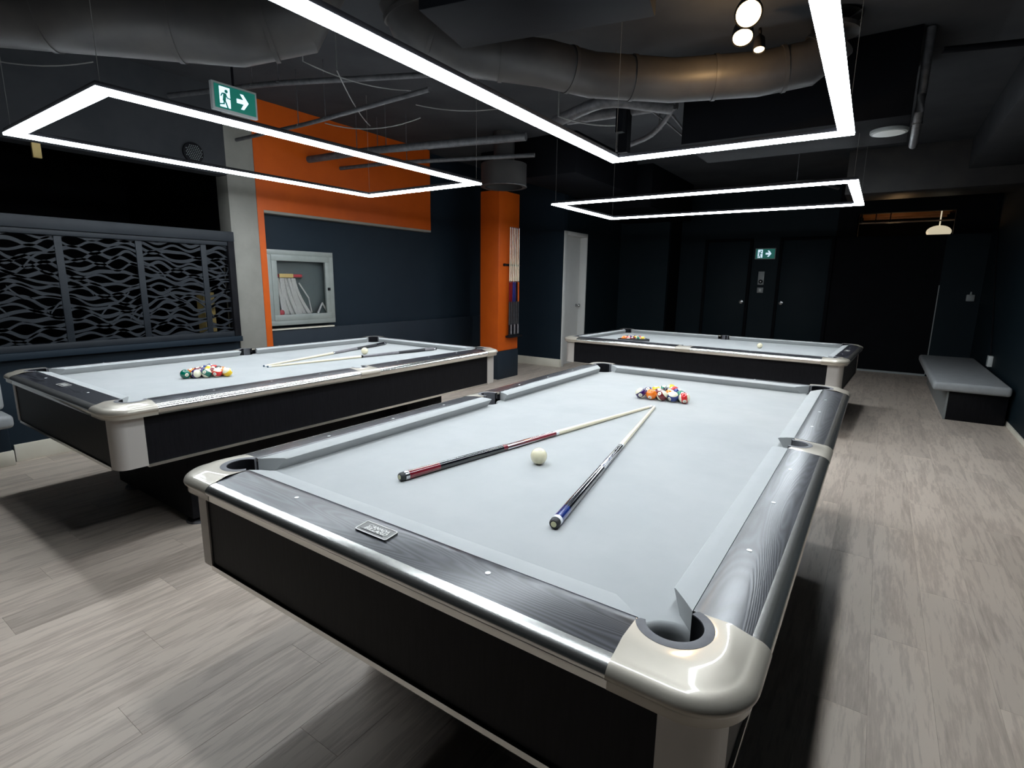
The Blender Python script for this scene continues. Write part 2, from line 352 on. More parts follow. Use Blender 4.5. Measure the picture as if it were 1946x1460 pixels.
def cue_stick(name, label, loc, rot, segs, parent_cat='cue', group=None, length=1.48, inlay=None):
    """segs: list of (part, x0, x1, material); local x runs butt -> tip"""
    t = thing(name, label, parent_cat, loc, rot, group)
    rad = lambda x: 0.0148 + (0.0062 - 0.0148) * min(1, max(0, x / length)) ** 0.92
    for (pn, a, b, mm) in segs:
        bm = B(); n = 14
        if pn == 'bumper':
            lathe(bm, [(0.0001, a), (0.0105, a), (0.0135, a + 0.004), (0.0140, b)], 'x', n * 2)
        elif pn == 'tip':
            lathe(bm, [(rad(a), a), (rad(b), b - 0.003), (0.0035, b), (0.0001, b + 0.0006)], 'x', n * 2)
        else:
            k = max(1, int((b - a) / 0.15)); lathe(bm, [(rad(a + (b - a) * i / k), a + (b - a) * i / k) for i in range(k + 1)], 'x', n * 2)
        obj(pn, bm, mm, t, True)
    if ('bumper' in [s[0] for s in segs]):
        bm = B(); lathe(bm, [(0.0001, -0.0008), (0.0075, -0.0008), (0.0075, 0.0)], 'x', 20); obj('bumper_disc', bm, 'bumper_disc', t)
    if inlay:
        for (a, b, ang, wd, mm) in inlay:
            bm = B()
            for q in (0,):
                r0, r1 = rad(a) + 0.0003, rad(b) + 0.0003
                da = wd / r0 / 2
                pts = []
                for an, x, r in ((ang - da, a, r0), (ang + da, a, r0), (ang, b, r1)):
                    pts.append((x, r * math.cos(an), r * math.sin(an)))
                bm.faces.new([bm.verts.new(p) for p in pts])
                mid = [(x, (r - 0.0006) * math.cos(an), (r - 0.0006) * math.sin(an)) for an, x, r in ((ang - da, a, r0), (ang + da, a, r0), (ang, b, r1))]
                bm.faces.new([bm.verts.new(p) for p in mid])
            obj('inlay', bm, mm, t)
    return t
rk = thing('cue_rack', 'black two-piece cue rack screwed to the orange pillar', 'rack', (-3.43, 4.19, 0))
bm = B(); bx(bm, 0.0, 0.012, -0.24, 0.13, 1.575, 1.605, 0.004); bx(bm, 0.012, 0.05, -0.15, 0.13, 1.582, 1.598, 0.004)
lathe(bm, [(0.018, 0.0), (0.018, 0.03), (0.0, 0.034)], 'x', 14, (0, -0.225, 1.59)); obj('clip_bar', bm, 'black', rk, True)
bm = B(); bx(bm, 0.0, 0.085, -0.17, 0.15, 0.585, 0.61, 0.006)
for k in range(6): lathe(bm, [(0.02, 0.61), (0.024, 0.622)], 'z', 14, (0.05, -0.145 + 0.043 * k, 0))
obj('butt_tray', bm, 'black', rk, True)
butts = ['gloss_red', 'gloss_red', 'gloss_blue', 'gloss_blue', 'gloss_black', 'orange']
words = ['first', 'second', 'third', 'fourth', 'fifth', 'sixth']
for k in range(6):
    b = butts[k]
    cue_stick('cue_stick', '%s from the left of six upright cues in the rack on the orange pillar' % words[k], (-3.38, 4.045 + 0.043 * k, 0.618), (0, -PI / 2, 0),
              [('bumper', 0, 0.015, 'bumper'), ('sleeve', 0.015, 0.15, 'wrap_grey' if k % 2 else 'gloss_black'), ('wrap', 0.15, 0.47, 'wrap_black'),
               ('forearm', 0.47, 0.74, b), ('joint', 0.74, 0.755, 'ring_metal'), ('shaft', 0.755, 1.452, 'maple'), ('ferrule', 1.452, 1.472, 'ring_white'), ('tip', 1.472, 1.482, 'tip_blue')],
              group='cues standing in the pillar rack')

# ------------------------------------------------------------------ pool tables
ZR, ZC_ = 0.80, 0.757
HX, HY = 0.635, 1.27
PROF = [(-0.032, 0.7912), (-0.024, 0.7900), (-0.016, 0.7878), (-0.009, 0.7845), (-0.004, 0.7800), (-0.001, 0.7745), (0.0, 0.7690), (-0.002, 0.7640), (-0.008, 0.7600), (-0.009, 0.7585), (-0.009, 0.742), (-0.03, 0.742)]
OUT = 0.185
def pool_table(label, loc, rz):
    t = thing('pool_table', label, 'pool table', loc, (0, 0, rz), 'pool tables')
    sides = {'E': lambda u, o: (HX + o, u), 'W': lambda u, o: (-HX - o, u), 'S': lambda u, o: (u, -HY - o), 'N': lambda u, o: (u, HY + o)}
    def strip(side, u0, u1, prof, n=1):
        bm = B(); f = sides[side]; rows = []
        for k in range(n + 1):
            u = u0 + (u1 - u0) * k / n
            rows.append([bm.verts.new((*f(u, o), z)) for o, z in prof])
        for a, b in zip(rows, rows[1:]):
            for i in range(len(prof) - 1): bm.faces.new((a[i], a[i + 1], b[i + 1], b[i]))
        bm.faces.new(rows[0]); bm.faces.new(rows[-1][::-1])
        return bm
    wood = [(0.054, 0.7600), (0.054, 0.7995), (0.056, 0.8008), (0.070, 0.8004), (0.085, 0.7996), (0.10, 0.7984), (0.115, 0.7968), (0.13, 0.7948), (0.143, 0.7927), (OUT - 0.032, 0.7908), (OUT - 0.032, 0.76)]
    trim = [(OUT + a, z) for a, z in PROF]
    pieces = [('E', -1.25, -0.078), ('E', 0.078, 1.25), ('W', -1.25, -0.078), ('W', 0.078, 1.25), ('S', -0.615, 0.615), ('N', -0.615, 0.615)]
    for s, a, b in pieces:
        obj('rail', strip(s, a, b, wood), 'wood_y' if s in 'EW' else 'wood_x', t, True)
    for s, a, b in (('E', -1.25, -0.078), ('E', 0.078, 1.25), ('W', -1.25, -0.078), ('W', 0.078, 1.25), ('S', -0.615, 0.615), ('N', -0.615, 0.615)):
        obj('edge_trim', strip(s, a, b, trim + [(OUT - 0.032, 0.742)]), 'alu_x', t, True)
    # cushions
    def cushion(side, u0, u1, a0, a1):
        # cross-section points (o, z); ends move outward with o by slope a0/a1 (u per unit o)
        sec = [(0.0535, 0.8004), (0.03, 0.7995), (0.004, 0.7958), (0.0, 0.7925), (0.003, 0.789), (0.022, ZC_ + 0.0005), (0.0535, ZC_ + 0.0005)]
        bm = B(); f = sides[side]
        A = [bm.verts.new((*f(u0 - a0 * o, o), z)) for o, z in sec]; Z = [bm.verts.new((*f(u1 + a1 * o, o), z)) for o, z in sec]
        n = len(sec)
        for i in range(n): bm.faces.new((A[i], A[(i + 1) % n], Z[(i + 1) % n], Z[i]))
        bm.faces.new(A[::-1]); bm.faces.new(Z)
        o = obj('cushion', bm, 'cloth', t, True)
    cs, ss = 1.25, 0.30
    for s in 'EW':
        cushion(s, -HY + 0.086, -0.066, cs, -ss); cushion(s, 0.066, HY - 0.086, -ss, cs)
    for s in 'NS': cushion(s, -HX + 0.086, HX - 0.086, cs, cs)
    # bed cloth with pocket cut-outs
    PC = (0.668, 1.300); PR = 0.062; SCX, SR = 0.712, 0.058
    pts = []
    X, Y = HX + 0.053, HY + 0.053
    def arc(cx, cy, r, a0, a1, n=12): return [(cx + r * math.cos(R(a0 + (a1 - a0) * i / n)), cy + r * math.sin(R(a0 + (a1 - a0) * i / n))) for i in range(n + 1)]
    def outline(k):
        pr, sr = PR + 0.004 - k, SR + 0.002 - k
        dx = math.degrees(math.acos((X - PC[0]) / pr)); dy = math.degrees(math.asin((Y - PC[1]) / pr))
        ne = arc(PC[0], PC[1], pr, -dx, -(180 + dy), 18)
        sa = math.degrees(math.acos((X - SCX) / sr))
        east = [(SCX + sr * math.cos(R(a)), sr * math.sin(R(a))) for a in [sa + (360 - 2 * sa) * (1 - i / 16) for i in range(17)]]
        return east + ne + [(-x, y) for x, y in ne[::-1]] + [(-x, y) for x, y in east[::-1]] + [(-x, -y) for x, y in ne] + [(x, -y) for x, y in ne[::-1]]
    bm = B(); loops = []
    for k, z in ((0.0, ZC_), (0.0025, ZC_ - 0.0008), (0.006, ZC_ - 0.0035), (0.009, ZC_ - 0.009), (0.011, ZC_ - 0.018), (0.012, ZC_ - 0.055)):
        loops.append([bm.verts.new((x, y, z)) for x, y in outline(k)])
    for a, b in zip(loops, loops[1:]):
        for i in range(len(a)): bm.faces.new((a[i], a[(i + 1) % len(a)], b[(i + 1) % len(a)], b[i]))
    f1 = bm.faces.new(loops[0]); f2 = bm.faces.new(loops[-1][::-1])
    bmesh.ops.triangulate(bm, faces=[f1, f2])
    obj('bed_cloth', bm, 'cloth', t, True)
    # corner castings: ruled strips between pocket liner and outer edge
    def quad(sx, sy): return lambda x, y: (x * sx, y * sy)
    n = 28
    ox, oy = HX + OUT, HY + OUT; cr = 0.105
    path = [(0.615, oy)] + [(ox - cr + cr * math.sin(R(a)), oy - cr + cr * math.cos(R(a))) for a in range(0, 91, 6)] + [(ox, 1.25)]
    # resample path
    def resample(p, n):
        d = [0]
        for a, b in zip(p, p[1:]): d.append(d[-1] + math.dist(a, b))
        out = []
        for i in range(n):
            s = d[-1] * i / (n - 1); k = 0
            while k < len(p) - 2 and d[k + 1] < s: k += 1
            f = (s - d[k]) / max(1e-9, d[k + 1] - d[k]); out.append((p[k][0] + (p[k + 1][0] - p[k][0]) * f, p[k][1] + (p[k + 1][1] - p[k][1]) * f))
        return out
    outer = resample(path, n)
    def norm(i):
        a, b = outer[max(0, i - 1)], outer[min(n - 1, i + 1)]
        tx, ty = b[0] - a[0], b[1] - a[1]; l = math.hypot(tx, ty); return (-ty / l, tx / l)
    nrm = [norm(i) for i in range(n)]
    if nrm[n // 2][0] < 0: nrm = [(-a, -b) for a, b in nrm]
    def uarc(extra):
        out = []
        for i in range(n):
            f = i / (n - 1); a = R(149 - 208 * f); r = 0.0735 - 0.011 * abs(2 * f - 1) ** 2 + extra
            out.append((PC[0] + r * math.cos(a), PC[1] + r * math.sin(a)))
        return out
    inner = uarc(0.0); inner[0] = (0.615, 1.326); inner[-1] = (0.690, 1.25)
    lin_o = uarc(0.0); lin_i = uarc(-0.0175)
    for sx, sy in ((1, 1), (-1, 1), (1, -1), (-1, -1)):
        q = quad(sx, sy); bm = B(); rows = []
        for i in range(n):
            row = [bm.verts.new((*q(*inner[i]), 0.79)), bm.verts.new((*q(*inner[i]), 0.8010))]
            ix, iy = inner[i]; tx, ty = outer[i][0] + nrm[i][0] * PROF[0][0], outer[i][1] + nrm[i][1] * PROF[0][0]
            for k in (0.33, 0.66): row.append(bm.verts.new((*q(ix + (tx - ix) * k, iy + (ty - iy) * k), 0.8018)))
            for a, z in PROF:
                row.append(bm.verts.new((*q(outer[i][0] + nrm[i][0] * (a + 0.0008), outer[i][1] + nrm[i][1] * (a + 0.0008)), z + (0.0008 if z > 0.785 else 0))))
            rows.append(row)
        for a, b in zip(rows, rows[1:]):
            for i in range(len(a) - 1): bm.faces.new((a[i], a[i + 1], b[i + 1], b[i]))
        obj('corner_casting', bm, 'casting', t, True)
        # liner ring
        bm = B(); rows = []
        for i in range(n):
            o_, i_ = lin_o[i], lin_i[i]; mx = ((o_[0] + i_[0]) / 2, (o_[1] + i_[1]) / 2)
            rows.append([bm.verts.new((*q(*o_), 0.77)), bm.verts.new((*q(*o_), 0.8015)), bm.verts.new((*q(*mx), 0.8035)), bm.verts.new((*q(*i_), 0.8015)), bm.verts.new((*q(*i_), 0.72))])
        for a, b in zip(rows, rows[1:]):
            for i in range(4): bm.faces.new((a[i], a[i + 1], b[i + 1], b[i]))
        bm.faces.new(rows[0]); bm.faces.new(rows[-1])
        obj('pocket_liner', bm, 'liner', t, True)
        bm = B(); rows = []
        for i in range(n):
            vx, vy = lin_i[i][0] - PC[0], lin_i[i][1] - PC[1]; p = q(PC[0] + vx * 0.985, PC[1] + vy * 0.985)
            rows.append([bm.verts.new((*p, 0.7995)), bm.verts.new((*p, 0.70))])
        for a, b in zip(rows, rows[1:]): bm.faces.new((a[0], a[1], b[1], b[0]))
        obj('pocket_wall', bm, 'black', t, True)
        bm = B(); cx, cy = q(*PC)
        lathe(bm, [(0.064, 0.705), (0.062, 0.68), (0.055, 0.62), (0.0, 0.60)], 'z', 24, (cx, cy, 0), caps=False)
        obj('pocket_cup', bm, 'pocket', t, True)
        # corner post
        bm = B(); ax, ay, pr = 0.775, 1.42, 0.05
        o2 = [(ax - 0.085, ay)] + [(ax - pr + pr * math.sin(R(a)), ay - pr + pr * math.cos(R(a))) for a in range(0, 91, 10)] + [(ax, ay - 0.12), (ax - 0.03, ay - 0.12), (ax - 0.085, ay - 0.03)]
        if sx * sy < 0: o2 = o2[::-1]
        poly_prism(bm, [q(*p) for p in o2], 0.50, 0.745); obj('corner_post', bm, 'post', t, True)
    for sx in (1, -1):   # side castings and pockets
        bm = B(); rows = []; m2 = 17
        for i in range(m2):
            f = i / (m2 - 1); yy = -0.078 + 0.156 * f
            a = R(-112 + 224 * f); ri = 0.056 - 0.004 * abs(2 * f - 1)
            ii = (0.703 + ri * math.cos(a), ri * math.sin(a)) if 0 < i < m2 - 1 else (0.690, yy)
            row = [bm.verts.new((sx * ii[0], ii[1], 0.79)), bm.verts.new((sx * ii[0], ii[1], 0.801))]
            for aa, z in PROF: row.append(bm.verts.new((sx * (HX + OUT + aa + 0.0008), yy, z + (0.0008 if z > 0.785 else 0))))
            rows.append(row)
        for a, b in zip(rows, rows[1:]):
            for i in range(len(a) - 1): bm.faces.new((a[i], a[i + 1], b[i + 1], b[i]))
        obj('side_casting', bm, 'casting', t, True)
        bm = B(); rows = []
        for i in range(m2):
            f = i / (m2 - 1); a = R(-112 + 224 * f); ro = 0.056 - 0.004 * abs(2 * f - 1)
            g = lambda r: (sx * (0.703 + r * math.cos(a)), r * math.sin(a))
            rows.append([bm.verts.new((*g(ro), 0.77)), bm.verts.new((*g(ro), 0.8015)), bm.verts.new((*g(ro - 0.007), 0.803)), bm.verts.new((*g(ro - 0.014), 0.8015)), bm.verts.new((*g(ro - 0.014), 0.72))])
        for a, b in zip(rows, rows[1:]):
            for i in range(4): bm.faces.new((a[i], a[i + 1], b[i + 1], b[i]))
        obj('pocket_liner', bm, 'liner', t, True)
        bm = B(); rows = []
        for i in range(m2):
            a = R(-112 + 224 * i / (m2 - 1)); r = 0.0415
            rows.append([bm.verts.new((sx * (0.703 + r * math.cos(a)), r * math.sin(a), 0.7995)), bm.verts.new((sx * (0.703 + r * math.cos(a)), r * math.sin(a), 0.70))])
        for a, b in zip(rows, rows[1:]): bm.faces.new((a[0], a[1], b[1], b[0]))
        obj('pocket_wall', bm, 'black', t, True)
        bm = B(); lathe(bm, [(0.0545, 0.705), (0.053, 0.68), (0.045, 0.62), (0.0, 0.61)], 'z', 24, (sx * SCX, 0, 0), caps=False)
        obj('pocket_cup', bm, 'pocket', t, True)
    # aprons, bottom trim
    for (a, b, c, d_) in ((-0.69, 0.69, -1.415, -1.38), (-0.69, 0.69, 1.38, 1.415)):
        box('apron', a, b, c, d_, 0.503, 0.745, 'apron', t)
        box('bottom_trim', a, b, c - (0.007 if c < 0 else -0.007), d_ - (0.007 if c < 0 else -0.007), 0.492, 0.507, 'alu_x', t)
    for sx in (1, -1):
        x0, x1 = sorted((sx * 0.735, sx * 0.770))
        box('apron', x0, x1, -1.30, 1.30, 0.503, 0.745, 'apron', t)
        box('bottom_trim', x0 + sx * 0.007, x1 + sx * 0.007, -1.30, 1.30, 0.492, 0.507, 'alu_x', t)
    box('underbody', -0.73, 0.73, -1.375, 1.375, 0.52, 0.58, 'black', t)
    for sy in (-1, 1):
        y0, y1 = sorted((sy * 0.62, sy * 1.02))
        lg = box('pedestal', -0.50, 0.50, y0, y1, 0.045, 0.52, 'black', t, bev=0.006)
        for fx in (-0.42, 0.42):
            for fy in (y0 + 0.07, y1 - 0.07):
                bm = B(); lathe(bm, [(0.02, 0.05), (0.02, 0.02), (0.065, 0.012), (0.07, 0.0)], 'z', 18, (fx, fy, 0)); obj('levelling_foot', bm, 'liner', lg, True)
    box('stretcher', -0.30, 0.30, -0.62, 0.62, 0.18, 0.44, 'black', t, bev=0.005)
    # sights
    def sight(x, y):
        bm = B(); lathe(bm, [(0.0058, 0.7980), (0.0058, 0.7998), (0.0, 0.8000)], 'z', 16, (x, y, 0)); obj('sight', bm, 'white_inlay', t, True)
    for k in (-3, -2, -1, 1, 2, 3):
        for sx in (-1, 1): sight(sx * (HX + 0.091), k * 0.3175)
    for k in (-1, 1):
        for sy in (-1, 1): sight(k * 0.3175, sy * (HY + 0.091))
    sight(0, HY + 0.091)
    # maker's plate
    def rrect(w, h, r, n=5):
        p = []
        for cx, cy, a0 in ((w - r, h - r, 0), (-w + r, h - r, 90), (-w + r, -h + r, 180), (w - r, -h + r, 270)):
            p += [(cx + r * math.cos(R(a0 + 90 * i / n)), cy + r * math.sin(R(a0 + 90 * i / n))) for i in range(n + 1)]
        return p
    px, py = 0.0, -(HY + 0.098)
    bm = B(); poly_prism(bm, [(x + px, y + py) for x, y in rrect(0.052, 0.021, 0.006)], 0.8002, 0.8022)
    pl = obj('name_plate', bm, 'plate', t)
    bm = B(); a = rrect(0.052, 0.021, 0.006); b = rrect(0.0495, 0.0185, 0.0045); nn = len(a)
    va = [bm.verts.new((x + px, y + py, 0.8030)) for x, y in a]; vb = [bm.verts.new((x + px, y + py, 0.8030)) for x, y in b]
    vc = [bm.verts.new((x + px, y + py, 0.8022)) for x, y in a]; vd = [bm.verts.new((x + px, y + py, 0.8022)) for x, y in b]
    for i in range(nn):
        j = (i + 1) % nn; bm.faces.new((va[i], va[j], vb[j], vb[i])); bm.faces.new((va[i], va[j], vc[j], vc[i])); bm.faces.new((vb[i], vb[j], vd[j], vd[i]))
    obj('plate_border', bm, 'plate_light', pl)
    for s, yy, sz in (('CANADA', 0.0065, 0.0125), ('BILLARD', -0.0045, 0.0145)):
        bm = text_bm(s, sz, bold=0.0004, shear=0.25, depth=0.0004, sx=1.3)
        bmesh.ops.translate(bm, vec=(px + 0.002, py + yy, 0.8027), verts=bm.verts[:]); obj('lettering', bm, 'plate_light', pl, recalc=False)
    box('plate_underline', px - 0.042, px + 0.034, py - 0.0125, py - 0.0115, 0.8022, 0.8030, 'black', pl)
    Tm = Matrix.Translation((0, py, 0.7993)) @ Matrix.Rotation(R(4.6), 4, 'X') @ Matrix.Translation((0, -py, -0.8003))
    for o_ in [pl] + list(pl.children): o_.data.transform(Tm)
    return t
TA = (0.0, 0.0, 0.0)
TB = (-2.5996, 0.1698, -0.0072)
TC = (-0.6863, 4.1449, -1.6184)
DZC = -0.0614
tA = pool_table('pool table nearest the camera, two cues crossed at their tips on its cloth', (0, 0, 0), 0)
tB = pool_table('pool table at the left, in front of the cut-out screen and the hose cabinet', (TB[0], TB[1], 0), TB[2])
tC = pool_table('farthest pool table, standing crosswise near the white door', (TC[0], TC[1], DZC), TC[2] + PI)
# far table sits a little lower: its pedestals are shorter
for ch in list(tC.children):
    if ch.name.startswith('pedestal'):
        for g in ch.children: g.location.z = -DZC
        me = ch.data
        for v in me.vertices:
            if v.co.z < 0.2: v.co.z -= DZC

# ------------------------------------------------------------------ balls
BR = 0.0286
COL = {1: ('yellow', (0.85, 0.55, 0.02)), 2: ('blue', (0.008, 0.025, 0.17)), 3: ('red', (0.62, 0.02, 0.02)), 4: ('purple', (0.035, 0.010, 0.10)), 5: ('orange', (0.85, 0.19, 0.01)),
       6: ('green', (0.0, 0.13, 0.08)), 7: ('maroon', (0.16, 0.012, 0.015)), 8: ('black', (0.008, 0.008, 0.008))}
CREAM = (0.82, 0.77, 0.58)
def ball_mat(n):
    nm, c = COL[(n - 1) % 8 + 1]
    m = mat('ball_%s_%s' % (nm, 'stripe' if n > 8 else 'solid'), c, 0.12, coat=0.6)
    if n > 8:
        tc = N(m, 'ShaderNodeTexCoord'); sp = N(m, 'ShaderNodeSeparateXYZ'); L(m, tc.outputs['Object'], sp.inputs[0])
        ab = N(m, 'ShaderNodeMath', _operation='ABSOLUTE'); L(m, sp.outputs['Z'], ab.inputs[0])
        gt = N(m, 'ShaderNodeMath', _operation='GREATER_THAN'); L(m, ab.outputs[0], gt.inputs[0]); gt.inputs[1].default_value = 0.0150
        mx = N(m, 'ShaderNodeMix', _data_type='RGBA'); L(m, gt.outputs[0], mx.inputs[0]); mx.inputs[6].default_value = (*c, 1); mx.inputs[7].default_value = (*CREAM, 1)
        L(m, mx.outputs[2], bsdf(m).inputs['Base Color'])
    return m
M['cue_ball'] = mat('ivory_cue_ball', (0.80, 0.74, 0.52), 0.15, coat=0.5)
M['disc'] = mat('cream_number_disc', (0.84, 0.80, 0.66), 0.15, coat=0.5)
M['ink'] = mat('black_numeral', (0.01, 0.01, 0.01), 0.3)
bm = B(); bmesh.ops.create_uvsphere(bm, u_segments=32, v_segments=20, radius=BR)
for f in bm.faces: f.smooth = True
ball_me0 = bpy.data.meshes.new('pool_ball'); bm.to_mesh(ball_me0); bm.free()
bm = B(); rings = [[bm.verts.new((BR + 0.0003, 0, 0))]]
for k in (1, 2, 3):
    th = R(21) * k / 3; r = BR + 0.0003
    rings.append([bm.verts.new((r * math.cos(th), r * math.sin(th) * math.cos(2 * PI * i / 18), r * math.sin(th) * math.sin(2 * PI * i / 18))) for i in range(18)])
for i in range(18):
    bm.faces.new((rings[0][0], rings[1][i], rings[1][(i + 1) % 18]))
    for a, b in zip(rings[1:], rings[2:]): bm.faces.new((a[i], b[i], b[(i + 1) % 18], a[(i + 1) % 18]))
for f in bm.faces: f.smooth = True
disc_me = bpy.data.meshes.new('number_disc'); bm.to_mesh(disc_me); bm.free(); disc_me.materials.append(M['disc'])
num_me = {}
def ball_proto(n):
    if n not in num_me:
        me = ball_me0.copy(); me.materials.append(ball_mat(n)); nm = None
        bm = text_bm(str(n), 0.0135 if n < 10 else 0.0115, bold=0.0003)
        for v in bm.verts:
            y, z = v.co.x, v.co.y; r = BR + 0.0007
            v.co = (math.sqrt(max(1e-9, r * r - y * y - z * z)), y, z)
        nm = bpy.data.meshes.new('numeral'); bm.to_mesh(nm); bm.free(); nm.materials.append(M['ink'])
        num_me[n] = (me, nm)
    return num_me[n]
def put_ball(n, pos, label, group, disc, pole):
    """disc, pole: world directions of the number disc and of the ball's white pole"""
    me, nm = ball_proto(n)
    o = bpy.data.objects.new('pool_ball', me); C.objects.link(o); tag(o, label, 'ball', group)
    x = Vector(disc).normalized(); z = Vector(pole); z = (z - x * z.dot(x)).normalized(); y = z.cross(x)
    o.matrix_world = Matrix.Translation(pos) @ Matrix((x, y, z)).transposed().to_4x4()
    for s in (0, 1):
        d = bpy.data.objects.new('number_disc', disc_me); C.objects.link(d); d.parent = o; d.rotation_euler = (0, 0, PI * s)
        q = bpy.data.objects.new('numeral', nm); C.objects.link(q); q.parent = d
    return o
CAMP = Vector(cam.location)
def vd(pos, r, u, t):   # direction given as right / up / toward the camera
    T = (CAMP - Vector(pos)).normalized(); Rt = Vector((0, 0, 1)).cross(T).normalized(); U = T.cross(Rt)
    return Rt * r + U * u + T * t
RW = ['front row', 'second row', 'third row', 'fourth row', 'back']
OR = ['leftmost', 'second', 'third', 'fourth', 'rightmost']
def rack(cx, cy, yaw, z, nums, where, orient, group):
    d = 0.0573; k = 0
    for r in range(5):
        for i in range(5 - r):
            x = (i - (4 - r) / 2) * d; y = r * d * 0.866; c, s = math.cos(yaw), math.sin(yaw)
            pos = (cx + c * x - s * y, cy + s * x + c * y, z + BR)
            n = nums[k]; cn = COL[(n - 1) % 8 + 1][0]
            dd, pp = orient.get(k, ((random.uniform(-0.6, 0.6), random.uniform(0.2, 0.9), random.uniform(0.2, 0.8)), (random.uniform(-1, 1), random.uniform(-1, 1), random.uniform(-0.5, 0.5))))
            kind = ('%s-striped' % cn) if n > 8 else 'plain %s' % cn
            pos_w = 'apex ball' if r == 4 else '%s of %s' % (OR[i] if i < 4 - r else 'rightmost', RW[r])
            put_ball(n, pos, '%s number %d ball, %s, %s' % (kind, n, pos_w, where), group, vd(pos, *dd), vd(pos, *pp)); k += 1
rack(0.0, 0.597, R(5), ZC_, [12, 5, 15, 10, 11, 4, 7, 13, 6, 1, 8, 2, 14, 3, 9], 'racked on the nearest table',
     {0: ((-0.08, -0.4, 0.9), (-0.6, 0.7, 0.2)), 1: ((-0.25, -0.62, 0.7), (0.3, 0.9, 0.2)), 2: ((-0.55, 0.35, 0.8), (0.55, 0.7, 0.5)), 3: ((-0.65, -0.45, 0.62), (0.05, 0.85, 0.5)),
      4: ((0.1, -0.65, 0.75), (0.95, 0.1, 0.1)), 5: ((-0.2, 0.6, 0.7), (1, 0, 0)), 6: ((0.0, 0.7, 0.6), (1, 0, 0)), 9: ((-0.1, 0.9, 0.3), (1, 0, 0)), 12: ((0, 0.8, 0.5), (1, 0, 0))}, 'balls racked on the nearest table')
rack(-2.492, -0.525, R(58), ZC_, [6, 12, 14, 11, 9, 5, 4, 15, 13, 7, 1, 8, 2, 3, 10], 'racked on the left table',
     {0: ((-0.3, 0.2, -0.9), (1, 0, 0)), 1: ((-0.85, 0.1, 0.45), (0.35, -0.05, 0.95)), 2: ((-0.42, 0.28, 0.85), (0.35, 0.8, 0.3)), 3: ((-0.5, -0.25, 0.8), (0.05, 0.8, 0.5)), 4: ((-0.7, -0.3, -0.3), (0.1, 0.75, 0.6))}, 'balls racked on the left table')
zc = ZC_ + DZC
rack(-1.47, 3.87, R(30), zc + 0.0, [5, 11, 7, 14, 9, 13, 4, 1, 3, 6, 12, 8, 15, 2, 10], 'in the triangle on the far table', {}, 'balls racked on the far table')
# triangle round the far rack
tri = B(); d = 0.0573
def tpt(x, y): c, s = math.cos(R(30)), math.sin(R(30)); return (-1.47 + c * x - s * y, 3.87 + s * x + c * y)
def trioff(o):
    h = BR + o; V = [(-2 * d, 0), (2 * d, 0), (0, 4 * d * 0.866)]
    k = h * 2
    return [(V[0][0] - h * 1.732, -h), (V[1][0] + h * 1.732, -h), (0, V[2][1] + k)]
a, b = [tpt(*p) for p in trioff(0.012)], [tpt(*p) for p in trioff(0.001)]
va = [[tri.verts.new((*p, z)) for p in q] for q in (a, b) for z in (zc + 0.0006, zc + 0.030)]
for i in range(3):
    j = (i + 1) % 3
    tri.faces.new((va[0][i], va[0][j], va[1][j], va[1][i])); tri.faces.new((va[2][i], va[2][j], va[3][j], va[3][i]))
    tri.faces.new((va[1][i], va[1][j], va[3][j], va[3][i])); tri.faces.new((va[0][i], va[0][j], va[2][j], va[2][i]))
tag(obj('ball_triangle', tri, 'gloss_black'), 'black triangle frame holding the balls on the farthest table', 'ball rack')
for nm, p in (('cream cue ball between the two cues on the nearest table', (-0.002, -0.648, ZC_ + BR)), ('cream cue ball beside the two cues on the left table', (-2.588, 0.795, ZC_ + BR)), ('cream cue ball alone on the cloth of the farthest table', (-0.125, 4.109, zc + BR))):
    o = bpy.data.objects.new('cue_ball', ball_me0.copy()); C.objects.link(o); o.location = p; o.data.materials.append(M['cue_ball']); tag(o, nm, 'ball', 'cue balls')
    if p[1] < 0:
        bm = B(); r0, r1 = 0.0062, 0.0072; K = 24
        v0 = []; 
        for rr in (r0, r1):
            v0.append([bm.verts.new((rr * math.cos(2 * PI * i / K), rr * 0.75 * math.sin(2 * PI * i / K), math.sqrt((BR + 0.0003) ** 2 - rr * rr))) for i in range(K)])
        for i in range(K): bm.faces.new((v0[0][i], v0[0][(i + 1) % K], v0[1][(i + 1) % K], v0[1][i]))
        mk = obj('ring_mark', bm, mat('faint_mark', (0.45, 0.42, 0.28), 0.3), o); mk.rotation_euler = (R(25), R(10), 0.5)

# ------------------------------------------------------------------ cues on the tables
def lay(label, butt, tip, z, segs, inlay=None, roll=0.0):
    dx, dy = tip[0] - butt[0], tip[1] - butt[1]; yaw = math.atan2(dy, dx)
    pitch = math.atan((0.0148 - 0.0062) / 1.48)
    return cue_stick('cue_stick', label, (butt[0], butt[1], z + 0.0148), Euler((roll, pitch, yaw), 'XYZ'), segs, inlay=inlay, group='cues lying on the tables')
def std(sl, wrap, fore, w0=0.15, w1=0.44, joint='ring_white', ring='ring_metal', tip='tip_blue'):
    return [('bumper', 0, 0.016, 'bumper'), ('ring', 0.016, 0.03, ring), ('sleeve', 0.03, w0, sl), ('wrap', w0, w1, wrap), ('forearm', w1, 0.735, fore), ('joint', 0.735, 0.752, joint),
            ('shaft', 0.752, 1.452, 'maple'), ('ferrule', 1.452, 1.472, 'ring_white'), ('tip', 1.472, 1.482, tip)]
inl = lambda m1, m2: [(0.46, 0.66, R(a), 0.006, m1) for a in (60, 120, 180, 240, 300, 0)] + [(0.46, 0.60, R(a + 30), 0.004, m2) for a in (60, 120, 180, 240, 300, 0)]
lay('dark red and black cue lying left of the cue ball on the nearest table', (-0.262, -1.045), (0.011, 0.408), ZC_, std('gloss_red', 'gloss_black', 'gloss_red', tip='maple'), inl('ring_white', 'gloss_black'), 0.3)
